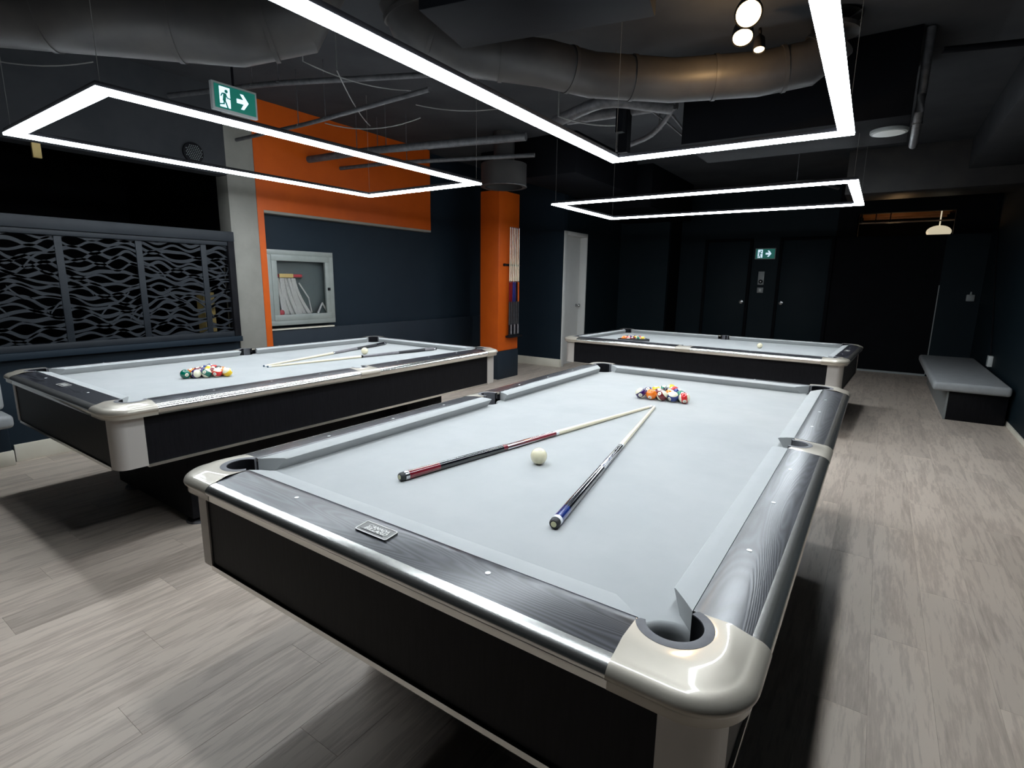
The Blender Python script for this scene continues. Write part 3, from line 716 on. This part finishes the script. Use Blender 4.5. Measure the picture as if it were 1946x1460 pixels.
lay('blue and black cue lying right of the cue ball on the nearest table', (0.287, -1.046), (0.0265, 0.412), ZC_, std('gloss_blue', 'gloss_black', 'gloss_black', w0=0.10, w1=0.40, ring='ring_white', tip='maple'), inl('ring_white', 'gloss_blue') + [(0.734, 0.50, R(a), 0.014, 'gloss_blue') for a in (20, 140, 260)], 0.5)
lay('grey and black cue lying behind the cue ball on the left table', (-2.955, 1.357), (-2.612, -0.083), ZC_, std('gloss_black', 'wrap_black', 'wrap_grey', joint='ring_metal'))
lay('grey and black cue lying in front of the cue ball on the left table', (-2.325, 1.378), (-2.566, -0.082), ZC_, std('wrap_grey', 'wrap_black', 'wrap_grey', w0=0.13, w1=0.40, joint='black'))

# ------------------------------------------------------------------ rectangular light frames
LZ = 2.15
def light_frame(label, cx, cy, hx, hy, rz, z=LZ):
    t = thing('light_frame', label, 'light', (cx, cy, z), (0, 0, rz), 'rectangular light frames')
    wd = 0.071
    for k in range(4):
        # mitred bars
        def bar(o0, o1, z0, z1, nm, mm):
            bm = B()
            P = [[(-hx + o, -hy + o), (hx - o, -hy + o), (hx - o, hy - o), (-hx + o, hy - o)] for o in (o0, o1)]
            j = (k + 1) % 4
            q = [P[0][k], P[0][j], P[1][j], P[1][k]]
            poly_prism(bm, q, z0, z1); obj(nm, bm, mm, t)
        bar(0.0, wd, 0.0, 0.012, 'diffuser', 'strip'); bar(0.003, wd - 0.003, 0.012, 0.034, 'housing', 'black')
    for sx in (-1, 1):
        for sy in (-1, 1):
            bm = B(); tube(bm, [(sx * (hx - 0.033), sy * (hy - 0.03), 0.03), (sx * (hx - 0.033), sy * (hy - 0.03), CZ - z)], 0.0015, 6); obj('hanging_wire', bm, 'wire', t)
    return t
light_frame('white glowing rectangular frame hanging over the nearest table', 0.02, 0.02, 0.680, 1.31, R(0.8))
light_frame('white glowing rectangular frame hanging over the left table', -2.635, 0.21, 0.69, 1.325, R(-0.5))
light_frame('white glowing rectangular frame hanging over the farthest table', -0.69, 3.57, 1.34, 0.74, R(0.0))

# ------------------------------------------------------------------ exit signs
def exit_sign(label, loc, rz, w, h, rod):
    t = thing('exit_sign', label, 'exit sign', loc, (0, 0, rz))   # local: x right, z up, front at -y
    box('housing', -w / 2, w / 2, 0.0, 0.03, -h / 2, h / 2, 'greyplastic', t, bev=0.004)
    fw, fh = w / 2 - 0.014, h / 2 - 0.014
    box('face_panel', -fw, fw, -0.003, 0.0, -fh, fh, 'green_lit', t)
    s = fh / 0.07
    def pic(nm, pts, mm, d0, d1):
        bm = B(); poly_prism(bm, [(x * s, z * s) for x, z in pts], d0, d1, lambda x, z, y: (x, y, z)); return obj(nm, bm, mm, t)
    X0 = -0.072
    pic('door_pictogram', [(X0 - 0.032, -0.06), (X0 + 0.036, -0.06), (X0 + 0.036, 0.06), (X0 - 0.032, 0.06)], 'white_lit', -0.004, -0.003)
    # running figure in green
    bm = B()
    lathe(bm, [(0.0105, -0.0052), (0.0105, -0.004)], 'y', 14, ((X0 + 0.012) , 0, 0.036))
    def limb(pts, wd):
        for (x0, z0), (x1, z1) in zip(pts, pts[1:]):
            dx, dz = x1 - x0, z1 - z0; l = math.hypot(dx, dz); nx, nz = -dz / l * wd / 2, dx / l * wd / 2; ex, ez = dx / l * wd * 0.3, dz / l * wd * 0.3
            poly_prism(bm, [(x0 + nx - ex, z0 + nz - ez), (x1 + nx + ex, z1 + nz + ez), (x1 - nx + ex, z1 - nz + ez), (x0 - nx - ex, z0 - nz - ez)], -0.0052, -0.004, lambda x, z, y: (x, y, z))
    limb([(X0 + 0.002, 0.018), (X0 - 0.004, -0.018)], 0.019)
    limb([(X0 + 0.002, 0.021), (X0 - 0.014, 0.020), (X0 - 0.023, 0.004)], 0.007)
    limb([(X0 + 0.006, 0.018), (X0 + 0.018, -0.002), (X0 + 0.034, -0.004)], 0.007)
    limb([(X0 - 0.006, -0.018), (X0 - 0.006, -0.040), (X0 - 0.034, -0.046)], 0.008)
    limb([(X0 - 0.001, -0.018), (X0 + 0.008, -0.036), (X0 + 0.016, -0.060)], 0.009)
    for v in bm.verts: v.co.x *= s; v.co.z *= s
    obj('running_figure', bm, 'green_lit', t)
    A0 = 0.0
    pic('arrow', [(A0 - 0.002 + 0.008, -0.013), (A0 + 0.052, -0.013), (A0 + 0.030, -0.046), (A0 + 0.052, -0.046), (A0 + 0.086, 0.0), (A0 + 0.052, 0.046), (A0 + 0.030, 0.046), (A0 + 0.052, 0.013), (A0 + 0.006, 0.013)], 'white_lit', -0.004, -0.003)
    if rod:
        bm = B(); tube(bm, [(0.0, 0.015, h / 2), (0.0, 0.015, CZ - loc[2])], 0.008, 8); obj('hanging_rod', bm, 'ceil_black', t)
        bm = B(); lathe(bm, [(0.05, CZ - loc[2] - 0.012), (0.05, CZ - loc[2])], 'z', 16, (0, 0.015, 0)); obj('canopy', bm, 'ceil_black', t)
    return t
exit_sign('green running-man exit sign hanging from the ceiling at upper left', (-2.62, -0.13, 2.47), R(90), 0.29, 0.165, True)
exit_sign('small green running-man exit sign on the dark back wall', (-0.87, YB - 0.035, 1.905), 0.0, 0.33, 0.19, False)

# ------------------------------------------------------------------ fire hose cabinet
cb = thing('hose_cabinet', 'grey-white framed fire hose cabinet with glass door in the dark wall', 'cabinet', (XL - 0.10, 1.39, 0.88))
# local: x outward (0 at wall), y along, z up ; opening 0.76 x 0.75
Wc, Hc = 0.40, 0.775
def frame4(name, y0, y1, z0, z1, t_, x0, x1, m, p, bev=0.002):
    bm = B()
    bx(bm, x0, x1, y0, y1, z0, z0 + t_, bev); bx(bm, x0, x1, y0, y1, z1 - t_, z1, bev)
    bx(bm, x0, x1, y0, y0 + t_, z0 + t_, z1 - t_, bev); bx(bm, x0, x1, y1 - t_, y1, z0 + t_, z1 - t_, bev)
    return obj(name, bm, m, p, True)
frame4('outer_frame', -Wc, Wc, 0, Hc, 0.05, 0.0, 0.10, 'cabinet', cb)
dr = frame4('door_leaf', -Wc + 0.05, Wc - 0.05, 0.05, Hc - 0.05, 0.06, 0.075, 0.105, 'cabinet', cb)
box('glass_pane', 0.085, 0.089, -Wc + 0.10, Wc - 0.10, 0.10, Hc - 0.10, 'glass', dr)
box('latch', 0.105, 0.115, Wc - 0.09, Wc - 0.06, 0.36, 0.39, 'black', dr)
bm = B()
bx(bm, 0.001, 0.006, -Wc + 0.02, Wc - 0.02, 0.02, Hc - 0.02)
obj('back_panel', bm, 'cabinet_in', cb)
hs = thing('fire_hose', 'folded white canvas fire hose on a red rack inside the cabinet', 'fire hose', (XL - 0.09, 1.39, 0.88))
bm = B()
for k in range(7):
    y = -0.285 + 0.033 * k
    pts = []
    for j in range(9):
        f = j / 8; z = 0.49 - 0.38 * f
        pts.append((0.045 + 0.012 * math.sin(k * 1.7 + f * 3), y + (0.05 * f * f + 0.035 * f) * (0.5 + k * 0.22), z))
    for s in (0, 1):
        pass
    a = [bm.verts.new((x + 0.014, yy, z)) for x, yy, z in pts]; b = [bm.verts.new((x, yy + 0.036 + 0.014 * i / 8, z)) for i, (x, yy, z) in enumerate(pts)]
    c = [bm.verts.new((x - 0.012, yy + 0.002, z)) for x, yy, z in pts]
    for i in range(8):
        for p, q in ((a, b), (b, c), (c, a)): bm.faces.new((p[i], p[i + 1], q[i + 1], q[i]))
obj('hose_folds', bm, 'hose', hs, True)
bm = B(); tube(bm, [(0.05, 0.20, 0.11), (0.05, 0.26, 0.22), (0.05, 0.33, 0.11)], 0.012, 8); tube(bm, [(0.05, -0.02, 0.44), (0.05, 0.09, 0.28), (0.05, 0.12, 0.12)], 0.008, 8); obj('hose_end', bm, 'hose', hs, True)
bm = B(); bx(bm, 0.02, 0.06, -0.33, 0.02, 0.50, 0.53, 0.004); obj('hose_rack', bm, 'red', hs, True)
bm = B(); lathe(bm, [(0.03, 0.02), (0.045, 0.03), (0.045, 0.05), (0.03, 0.06)], 'x', 18, (0, -0.31, 0.6)); obj('valve_wheel', bm, 'red', hs, True)
bm = B(); bx(bm, 0.06, 0.064, -0.25, -0.09, 0.495, 0.535); obj('paper_label', bm, 'yellow', hs)
bm = B(); lathe(bm, [(0.02, 0.02), (0.035, 0.03), (0.035, 0.06), (0.02, 0.07)], 'x', 18, (0, -0.25, 0.13)); obj('brass_coupling', bm, 'red', hs, True)

# ------------------------------------------------------------------ lattice screen at far left
ls = thing('lattice_screen', 'dark cut-out screen of leaf-shaped slots at the far left', 'screen', (XL, 0, 0))
Z0, Z1 = 0.86, 1.66
ribs = [-2.35, -1.75, -1.21, -0.67, -0.135, 0.385, 0.60]
rng = random.Random(3)
for a, b in zip(ribs, ribs[1:]):
    bm = B(); wl = b - a; rows = 19; nx = 40
    ph = [rng.uniform(-0.5, 0.5) for _ in range(rows + 1)]
    pitch = (Z1 - Z0) / rows
    # smooth warping field for the whole panel
    c1, c2, c3 = rng.uniform(0, 6), rng.uniform(0, 6), rng.uniform(0, 6)
    def warp(y, z): return 0.022 * math.sin(6 * y + 5 * z + c1) + 0.012 * math.sin(11 * y - 9 * z + c2) + 0.005 * math.sin(25 * y + 11 * z + c3)
    for r in range(rows + 1):
        zc_ = Z0 + pitch * r; vs = []
        for i in range(nx + 1):
            y = a + wl * i / nx
            ed = min(1, 6 * min(z_ for z_ in (zc_ - Z0 + 0.004, Z1 - zc_ + 0.004)))
            wv = (pitch * 0.50) * math.sin(2 * PI * (y * 3.7 + 0.5 * r) + 1.4 * math.sin(4.3 * y + ph[r] * 5) + ph[r] * 1.6) + pitch * 0.16 * math.sin(31 * y + 4.1 * r)
            z = zc_ + wv + warp(y, zc_) * min(1, (zc_ - Z0) * 8, (Z1 - zc_) * 8)
            th = 0.0118 + 0.003 * math.sin(9 * y + r * 2.3)
            vs.append([bm.verts.new((x, y, min(Z1, max(Z0, z + s * th)))) for x, s in ((-0.012, -1), (-0.012, 1), (0.0, 1), (0.0, -1))])
        for p, q in zip(vs, vs[1:]):
            for k in range(4): bm.faces.new((p[k], p[(k + 1) % 4], q[(k + 1) % 4], q[k]))
    # slanting veins
    for v in range(4):
        y0 = a + wl * rng.uniform(0.1, 0.9); z0 = rng.uniform(Z0, Z1 - 0.2); sgn = rng.choice((-1, 1)); vs = []
        for i in range(9):
            f = i / 8; y = min(b, max(a, y0 + sgn * 0.22 * f)); z = min(Z1, z0 + 0.20 * f + 0.02 * math.sin(6 * f))
            vs.append([bm.verts.new((x, y, z + s * 0.009)) for x, s in ((-0.011, -1), (-0.011, 1), (0.001, 1), (0.001, -1))])
        for p, q in zip(vs, vs[1:]):
            for k in range(4): bm.faces.new((p[k], p[(k + 1) % 4], q[(k + 1) % 4], q[k]))
    obj('lattice_panel', bm, 'lattice', ls)
for y in ribs[1:-1]: box('upright', -0.015, 0.006, y - 0.024, y + 0.024, Z0, Z1, 'lattice', ls, bev=0.002)
for nm, z0, z1, x1 in (('top_rail', 1.66, 1.70, 0.02), ('top_beam', 1.70, 1.79, 0.035), ('bottom_rail', 0.81, 0.86, 0.02), ('sill', 0.76, 0.81, 0.05)):
    box(nm, -0.06, x1, -3.2, 0.66, z0, z1, 'lattice' if nm != 'sill' else 'teal', ls, bev=0.004)
box('end_post', -0.06, 0.03, 0.60, 0.66, 0.81, 1.70, 'black', ls, bev=0.004)
tag(box('glow_post', -4.75, -4.60, 0.52, 0.62, 0.0, 1.22, 'yellow'), 'pale yellowish post added for a glow glimpsed behind the lattice screen', 'box')  # post added to give the glow that shows through the slots

# ------------------------------------------------------------------ benches
def bench(label, x0, x1, y0, y1, bx0, bx1, by0, by1, panelm, zt=0.41):
    t = thing('bench', label, 'bench', ((bx0 + bx1) / 2, (by0 + by1) / 2, 0), group='wall benches')
    ox, oy = t.location.x, t.location.y
    bm = B(); bx(bm, x0 - ox, x1 - ox, y0 - oy, y1 - oy, 0.315, zt, 0.03, 4); obj('seat_cushion', bm, 'vinyl', t, True)
    bm = B(); bx(bm, bx0 - ox, bx1 - ox, by0 - oy, by1 - oy, 0.0, 0.315, 0.003); obj('base', bm, panelm, t, True)
    return t, ox, oy
t, ox, oy = bench('grey padded bench with a black box base against the right wall', 1.45, 2.07, 4.84, 7.55, 1.60, 2.07, 4.96, 7.5, 'apron')
bm = B(); bx(bm, 1.585 - ox, 1.602 - ox, 4.955 - oy, 7.5 - oy, 0.0, 0.31, 0.002); obj('painted_lit_side', bm, 'greyplastic', t, True)  # grey sheet puts the light on the base's side face into colour
t, ox, oy = bench('pale grey padded bench cut off by the left frame edge', -4.25, -3.98, -4.2, -1.13, -4.25, -4.19, -4.15, -1.13, 'teal')
bm = B(); bx(bm, -4.20 - ox, -4.175 - ox, -4.15 - oy, -1.12 - oy, 0.0, 0.11, 0.003); obj('kick_board', bm, 'basebd', t, True)
bm = B(); bx(bm, -4.25 - ox, -4.16 - ox, -4.2 - oy, -1.13 - oy, 0.42, 0.66, 0.03, 4); obj('back_cushion', bm, 'vinyl', t, True)

# ------------------------------------------------------------------ small wall things
t = thing('key_panel', 'grey entry keypad with a round dial between the dark doors', 'keypad', (-0.90, YB, 1.37))
box('body', -0.05, 0.05, -0.03, 0.0, 0.0, 0.23, 'greyplastic', t, bev=0.004)
bm = B(); lathe(bm, [(0.03, -0.045), (0.034, -0.04), (0.034, -0.03)], 'y', 18, (0, 0, 0.055)); obj('dial', bm, 'black', t, True)
bm = B(); lathe(bm, [(0.012, -0.05), (0.012, -0.045)], 'y', 12, (0, 0, 0.055)); obj('dial_centre', bm, 'paleplastic', t, True)
t = thing('switch_plate', 'small grey switch plate under the keypad', 'switch', (-0.90, YB, 1.23))
box('plate', -0.05, 0.05, -0.012, 0.0, 0.0, 0.09, 'greyplastic', t, bev=0.003); box('rocker', -0.02, 0.02, -0.018, -0.012, 0.02, 0.07, 'paleplastic', t, bev=0.002)
t = thing('thermostat', 'small pale thermostat on the back wall above the bench', 'thermostat', (1.985, YB, 1.17))
box('body', -0.05, 0.05, -0.03, 0.0, 0.0, 0.10, 'greyplastic', t, bev=0.012); bm = B(); lathe(bm, [(0.016, 0.10), (0.01, 0.14)], 'z', 12, (0, -0.015, 0)); obj('knob', bm, 'greyplastic', t, True)
t = thing('outlet_box', 'pale outlet box low on the right wall behind the bench', 'outlet', (XR, 6.45, 0.43))
box('body', -0.045, 0.0, -0.05, 0.05, 0.0, 0.13, 'paleplastic', t, bev=0.004); box('socket_face', -0.049, -0.045, -0.03, 0.03, 0.02, 0.11, 'greyplastic', t)
bm = B(); tube(bm, [(-0.02, 0.03, 0.13), (-0.012, 0.35, 0.5), (-0.010, 1.0, 1.3), (-0.01, 1.6, 2.2)], 0.006, 6); obj('cord', bm, 'black', t, True)
# partition edge strip on the back wall
tag(box('corner_strip', 1.594, 1.606, YB - 0.006, YB, 0.03, 1.4, 'greyplastic'), 'thin pale vertical strip on the dark back wall left of the bench', 'strip')
# transom beyond the back wall
tr = struct('window_1', 0.44, 0.46, YB, YB + 0.1, 2.15, 2.50, 'ceil_black')
for k in range(4): box('rafter', 0.46, 1.66, YB + 0.25 + k * 0.45, YB + 0.31 + k * 0.45, 2.56, 2.66, 'warm_wood', tr)
for k in range(9): box('ceiling_board', 0.2, 2.0, YB + 0.12 + k * 0.2, YB + 0.315 + k * 0.2, 2.66, 2.68, 'warm_wood', tr)
for k in range(3): box('glazing_bar', 0.46 + 0.02 + k * 0.19, 0.46 + 0.035 + k * 0.19, YB + 0.06, YB + 0.08, 2.36, 2.50, 'black', tr)
box('glazing_rail', 0.45, 1.66, YB + 0.06, YB + 0.08, 2.35, 2.37, 'warm_wood', tr)
struct('wall_back', -0.2, 2.3, YB + 2.2, YB + 2.3, 1.6, 3.0, 'ceil_black')
struct('wall_back', -0.2, 2.3, YB + 0.1, YB + 2.3, 1.9, 2.0, 'ceil_black')
bm = B(); bmesh.ops.create_uvsphere(bm, u_segments=20, v_segments=12, radius=0.14)
for v in bm.verts: v.co = Vector((v.co.x * 1.15 + 1.52, v.co.y + YB + 0.55, v.co.z * 0.7 + 2.23))
tube(bm, [(1.52, YB + 0.55, 2.32), (1.52, YB + 0.55, 2.66)], 0.01, 6)
tag(obj('globe_lamp', bm, 'globe', smooth=True), 'blurred warm round lamp seen through the transom opening', 'lamp')
def point(name, loc, power, col, size=0.05, kind='POINT', rot=None, ang=None):
    l = bpy.data.lights.new(name, kind); l.energy = power; l.color = col; l.shadow_soft_size = size
    if ang: l.spot_size = ang; l.spot_blend = 0.4
    o = bpy.data.objects.new(name, l); C.objects.link(o); o.location = loc
    if rot: o.rotation_euler = rot
    return o
point('transom_glow', (0.9, YB + 0.9, 2.08), 4, (1.0, 0.62, 0.3), 0.1)

# ------------------------------------------------------------------ ceiling: ducts, pipes, spots
def duct(name, pts, r, m, label, cat='duct', seams=True, n=28):
    t = thing(name, label, cat, pts[0]); o = Vector(pts[0]); P = [Vector(p) - o for p in pts]
    bm = B(); tube(bm, P, r, n); obj('duct_body', bm, m, t, True)
    if seams:
        for a, b in zip(P, P[1:]):
            ln = (b - a).length; k = max(1, int(ln / 0.55))
            for i in range(k):
                c = a.lerp(b, (i + 0.5) / k); d = (b - a).normalized() * 0.012
                bm = B(); tube(bm, [c - d, c + d], r + 0.006, n); obj('duct_seam', bm, m, t, True)
    return t
def bend(p, n=3):   # soften corners
    out = [Vector(p[0])]
    for a, b, c in zip(p, p[1:], p[2:]):
        a, b, c = Vector(a), Vector(b), Vector(c)
        for i in range(n + 1):
            f = i / n; p0 = b + (a - b).normalized() * 0.18; p1 = b + (c - b).normalized() * 0.18
            out.append(p0 * (1 - f) ** 2 + b * 2 * f * (1 - f) + p1 * f * f)
    out.append(Vector(p[-1])); return out
duct('round_duct', [(-1.72, 0.44, 3.04), (-1.68, 0.48, 2.90), (-1.48, 0.68, 2.78), (-1.05, 1.05, 2.74), (-0.86, 1.33, 2.72), (-0.45, 1.70, 2.72), (0.05, 1.95, 2.74), (0.33, 2.05, 2.78), (0.45, 2.08, 2.88), (0.47, 2.09, 3.04)], 0.135, 'ductgrey', 'round duct lit warm by the ceiling spots, crossing the upper middle')
duct('round_duct', [(-4.15, -2.60, 2.68), (-2.93, -1.23, 2.68), (-2.15, -0.36, 2.70), (-1.95, -0.14, 2.78), (-1.88, -0.06, 3.0)], 0.19, 'ductgrey', 'wide dark round duct running diagonally across the upper left corner')
bm = B(); bx(bm, -0.52, 0.52, -0.23, 0.23, -0.2, 0.2, 0.008); o = obj('square_duct', bm, 'ceil_black', smooth=True, loc=(-0.62, 0.26, 2.83)); o.rotation_euler = (0, 0, R(12)); tag(o, 'flat black rectangular duct above the long strip of the nearest light', 'duct')
tag(box('ceiling_box', -0.62, 0.92, 2.52, 3.35, 2.50, CZ, 'ceil_black', bev=0.006), 'large black bulkhead box under the ceiling behind the nearest light frame', 'bulkhead')
tag(box('square_duct', -3.0, -2.15, 3.55, 5.39, 2.60, CZ, 'ceil_black', bev=0.01), 'black square duct dropping from the ceiling right of the orange pillar', 'duct')
t = thing('drum_duct', 'short grey drum-shaped duct end above the orange pillar', 'duct', (-2.90, 3.20, 2.45))
bm = B(); lathe(bm, [(0.22, 0.0), (0.265, 0.0), (0.265, 0.25), (0.12, 0.25), (0.12, CZ - 2.45)], 'z', 36, caps=False); obj('drum', bm, 'ductgrey', t, True)
bm = B(); lathe(bm, [(0.266, -0.004), (0.272, 0.004), (0.266, 0.012)], 'z', 36, caps=False); obj('drum_rim', bm, 'pipe', t, True)
tag(box('soffit_beam', 0.35, XR, 6.2, 6.9, 2.52, CZ, 'ductgrey', bev=0.01), 'grey soffit beam under the ceiling before the back wall', 'beam')
tag(box('soffit_beam', 1.55, XR, 2.4, 6.2, 2.72, CZ, 'ceil', bev=0.01), 'dark boxed soffit along the top of the right wall', 'beam')
tag(box('square_duct', -3.2, -2.0, 5.6, 7.6, 2.45, CZ, 'ceil_black', bev=0.01), 'black boxed duct over the far end by the white door', 'duct')
def pipe(label, pts, r, m='pipe', name='pipe', hang=False):
    t = thing(name, label, name.split('_')[-1] if name != 'pipe' else 'pipe', pts[0]); o = Vector(pts[0])
    P = [p - o for p in (bend(pts) if len(pts) > 2 else [Vector(q) for q in pts])]
    bm = B(); tube(bm, P, r, 12); obj('pipe_run', bm, m, t, True)
    k = max(1, int((P[-1] - P[0]).length / 0.9))
    for i in range(k):
        c = P[0].lerp(P[-1], (i + 0.5) / k) if len(pts) == 2 else P[min(len(P) - 1, int(len(P) * (i + 0.5) / k))]
        bm = B(); lathe(bm, [(r + 0.004, -0.01), (r + 0.004, 0.01)], 'z', 12, c); tube(bm, [c, Vector((c.x, c.y, CZ - o.z))], 0.004, 6); obj('hanger', bm, m, t, True)
    return t
pipe('thin conduit crossing above the left light frame, beside the exit sign', [(-4.2, 0.75, 2.62), (-3.1, 0.78, 2.62), (-1.75, 0.72, 2.62)], 0.016)
pipe('thick grey pipe running past the orange header toward the pillar', [(-4.25, 1.55, 2.60), (-3.37, 1.62, 2.60), (-1.80, 1.98, 2.60)], 0.035)
pipe('thinner pipe below the thick grey pipe near the pillar', [(-4.25, 1.95, 2.58), (-3.54, 2.05, 2.58), (-2.05, 2.52, 2.58)], 0.02)
pipe('dark conduit high over the left light frame', [(-4.2, 0.2, 2.85), (-3.2, 0.5, 2.85), (-1.4, 1.3, 2.85)], 0.02)
pipe('bent pipe elbow left of the black bulkhead box', [(-1.55, 2.05, 2.70), (-0.95, 1.75, 2.70), (-0.62, 2.2, 2.70)], 0.045)
pipe('narrow pipe rising behind the near light corner', [(-1.35, 2.9, 2.62), (-0.85, 2.55, 2.62), (-0.64, 2.35, 2.75)], 0.022)
pipe('horizontal pipe in the tangle left of the bulkhead box', [(-1.6, 2.35, 2.80), (-0.64, 2.42, 2.80)], 0.05)
pipe('small pipe along the right side of the ceiling', [(1.02, 2.0, 2.70), (2.05, 2.3, 2.70)], 0.018, 'ceil_black')
pipe('vertical grey pipe at the right end of the bulkhead box', [(0.96, 2.58, CZ - 0.01), (0.96, 2.60, 2.46), (0.96, 3.2, 2.44)], 0.028)
pipe('pipe loop behind the farthest light frame', [(-1.2, 4.9, 2.5), (-0.6, 5.2, 2.55), (0.1, 5.1, 2.55), (0.3, 5.8, 2.55)], 0.02)
def cable(label, pts, r=0.004, m='wire'):
    bm = B(); tube(bm, pts, r, 6); return tag(obj('cable', bm, m, smooth=True), label, 'cable')
cable('thin pale cable sagging above the left light frame', [(-2.3, 0.15, CZ)] + bez((-2.3, 0.15, 2.72), (-2.05, 0.85, 2.70), 0.04))
cable('pale cable hanging between conduits left of the pillar', bez((-2.9, 0.75, 2.58), (-2.2, 1.1, 2.60), 0.06))
cable('short pale cable crossing the ceiling near the near light strip', bez((-2.15, 1.0, 2.66), (-1.55, 1.3, 2.62), 0.03))
cable('pale wire running from the diagonal duct toward the pillar', [(-2.1, 0.25, CZ)] + bez((-2.1, 0.25, 2.66), (-3.0, 1.3, 2.70), 0.04))
cable('white cable dangling over the far left ceiling', bez((-4.0, -1.3, 2.75), (-3.4, -0.6, 2.70), 0.08))
cable('dark drooping cable beside the bulkhead box', bez((-0.75, 1.7, 2.78), (-0.66, 2.9, 2.62), -0.05), 0.010, 'pipe')
cable('second dark cable beside the bulkhead box', bez((-0.95, 1.8, 2.80), (-0.68, 3.1, 2.60), -0.04), 0.008, 'pipe')
cable('pale cable stub under the warm-lit duct', [(-1.35, 1.75, CZ)] + bez((-1.35, 1.75, 2.64), (-0.98, 2.0, 2.58), 0.02), 0.006)
box_bits = [(-1.05, 2.35, 2.45, 3.0, 0.04), (-0.98, 2.10, 2.55, 3.0, 0.03)]
for i, (x, y, z0, z1, s) in enumerate(box_bits):
    tag(box('hanger_strut', x - s, x + s, y - s, y + s, z0, CZ, 'ceil_black'), ('wide' if i == 0 else 'narrow') + ' black vertical strut among the pipes left of the bulkhead box', 'strut')
sp = thing('ceiling_speaker', 'pale round ceiling disc right of the near light frame', 'ceiling speaker', (0.80, 2.88, 2.478))
bm = B(); lathe(bm, [(0.115, 0.0), (0.12, 0.006), (0.12, 0.022)], 'z', 32); obj('rim', bm, 'greyplastic', sp, True)
bm = B(); lathe(bm, [(0.10, -0.003), (0.10, 0.0)], 'z', 32); obj('grille', bm, 'paleplastic', sp, True)
sg = thing('wall_speaker', 'dark perforated round speaker above the lattice screen', 'speaker', (XL + 0.001, 0.37, 2.44))
bm = B(); lathe(bm, [(0.085, 0.0), (0.085, 0.02), (0.06, 0.03), (0.0, 0.032)], 'x', 28); obj('speaker_body', bm, 'black', sg, True)
bm = B()
for i in range(-4, 5):
    for j in range(-4, 5):
        y, z = (i + 0.5 * (j % 2)) * 0.016, j * 0.014
        if y * y + z * z < 0.07 ** 2: bx(bm, 0.030, 0.034, y - 0.003, y + 0.003, z - 0.003, z + 0.003)
tag(obj('grille_dots', bm, 'greyplastic', sg), kind='stuff')
tag(box('hanging_tag', XL - 0.02, XL + 0.006, -0.74, -0.69, 2.20, 2.30, 'yellow'), 'small tan tag hanging at the top left under the bulkhead', 'tag')
t = thing('sprinkler', 'small pale sprinkler head by the diagonal duct', 'sprinkler', (-2.95, -0.62, 2.68))
bm = B(); tube(bm, [(0, 0, 0), (0, 0, CZ - 2.68)], 0.01, 8); obj('drop_pipe', bm, 'ceil_black', t); bm = B(); lathe(bm, [(0.012, 0.0), (0.03, -0.02), (0.03, -0.025)], 'z', 14); obj('deflector', bm, 'paleplastic', t, True)
t = thing('sprinkler', 'small reddish sprinkler head at the upper right of the ceiling', 'sprinkler', (0.95, 1.05, 2.78))
bm = B(); tube(bm, [(0, 0, 0), (0, 0, CZ - 2.78)], 0.012, 8); obj('drop_pipe', bm, 'red', t); bm = B(); lathe(bm, [(0.012, 0.0), (0.028, -0.02), (0.028, -0.025)], 'z', 14); obj('deflector', bm, 'paleplastic', t, True)
# warm spots
for i, (p, r) in enumerate((((0.17, 1.02, 2.72), 0.060), ((0.08, 1.32, 2.73), 0.052), ((0.11, 1.62, 2.76), 0.030))):
    t = thing('spotlight', ('largest warm ceiling spot at the top edge', 'middle warm ceiling spot', 'smallest warm ceiling spot, touching the round duct')[i], 'spotlight', p, group='warm ceiling spots')
    t.rotation_euler = ((R(-50), 0, R(15)), (R(-30), 0, R(15)), (R(-18), 0, R(15)))[i]
    bm = B(); lathe(bm, [(r * 1.1, 0.005), (r * 1.15, 0.02), (r * 1.0, 0.08), (r * 0.5, 0.10)], 'z', 24, caps=False); obj('lamp_can', bm, 'black', t, True)
    bm = B(); lathe(bm, [(0.0001, 0.012), (r, 0.012), (r, 0.016)], 'z', 24, caps=False); obj('lamp_lens', bm, 'warm_lit', t, True)
    bm = B(); tube(bm, [(0, 0, 0.09), (0, 0.0, 0.13), (0, 0.03, 0.17)], 0.01, 8); obj('swivel', bm, 'black', t, True)
point('spot_fill', (-0.02, 1.46, 2.68), 8.0, (1.0, 0.62, 0.28), 0.03)
point('spot_beam', (0.17, 0.95, 2.66), 10, (1.0, 0.80, 0.55), 0.04, 'SPOT', (R(15), 0, 0), R(80))
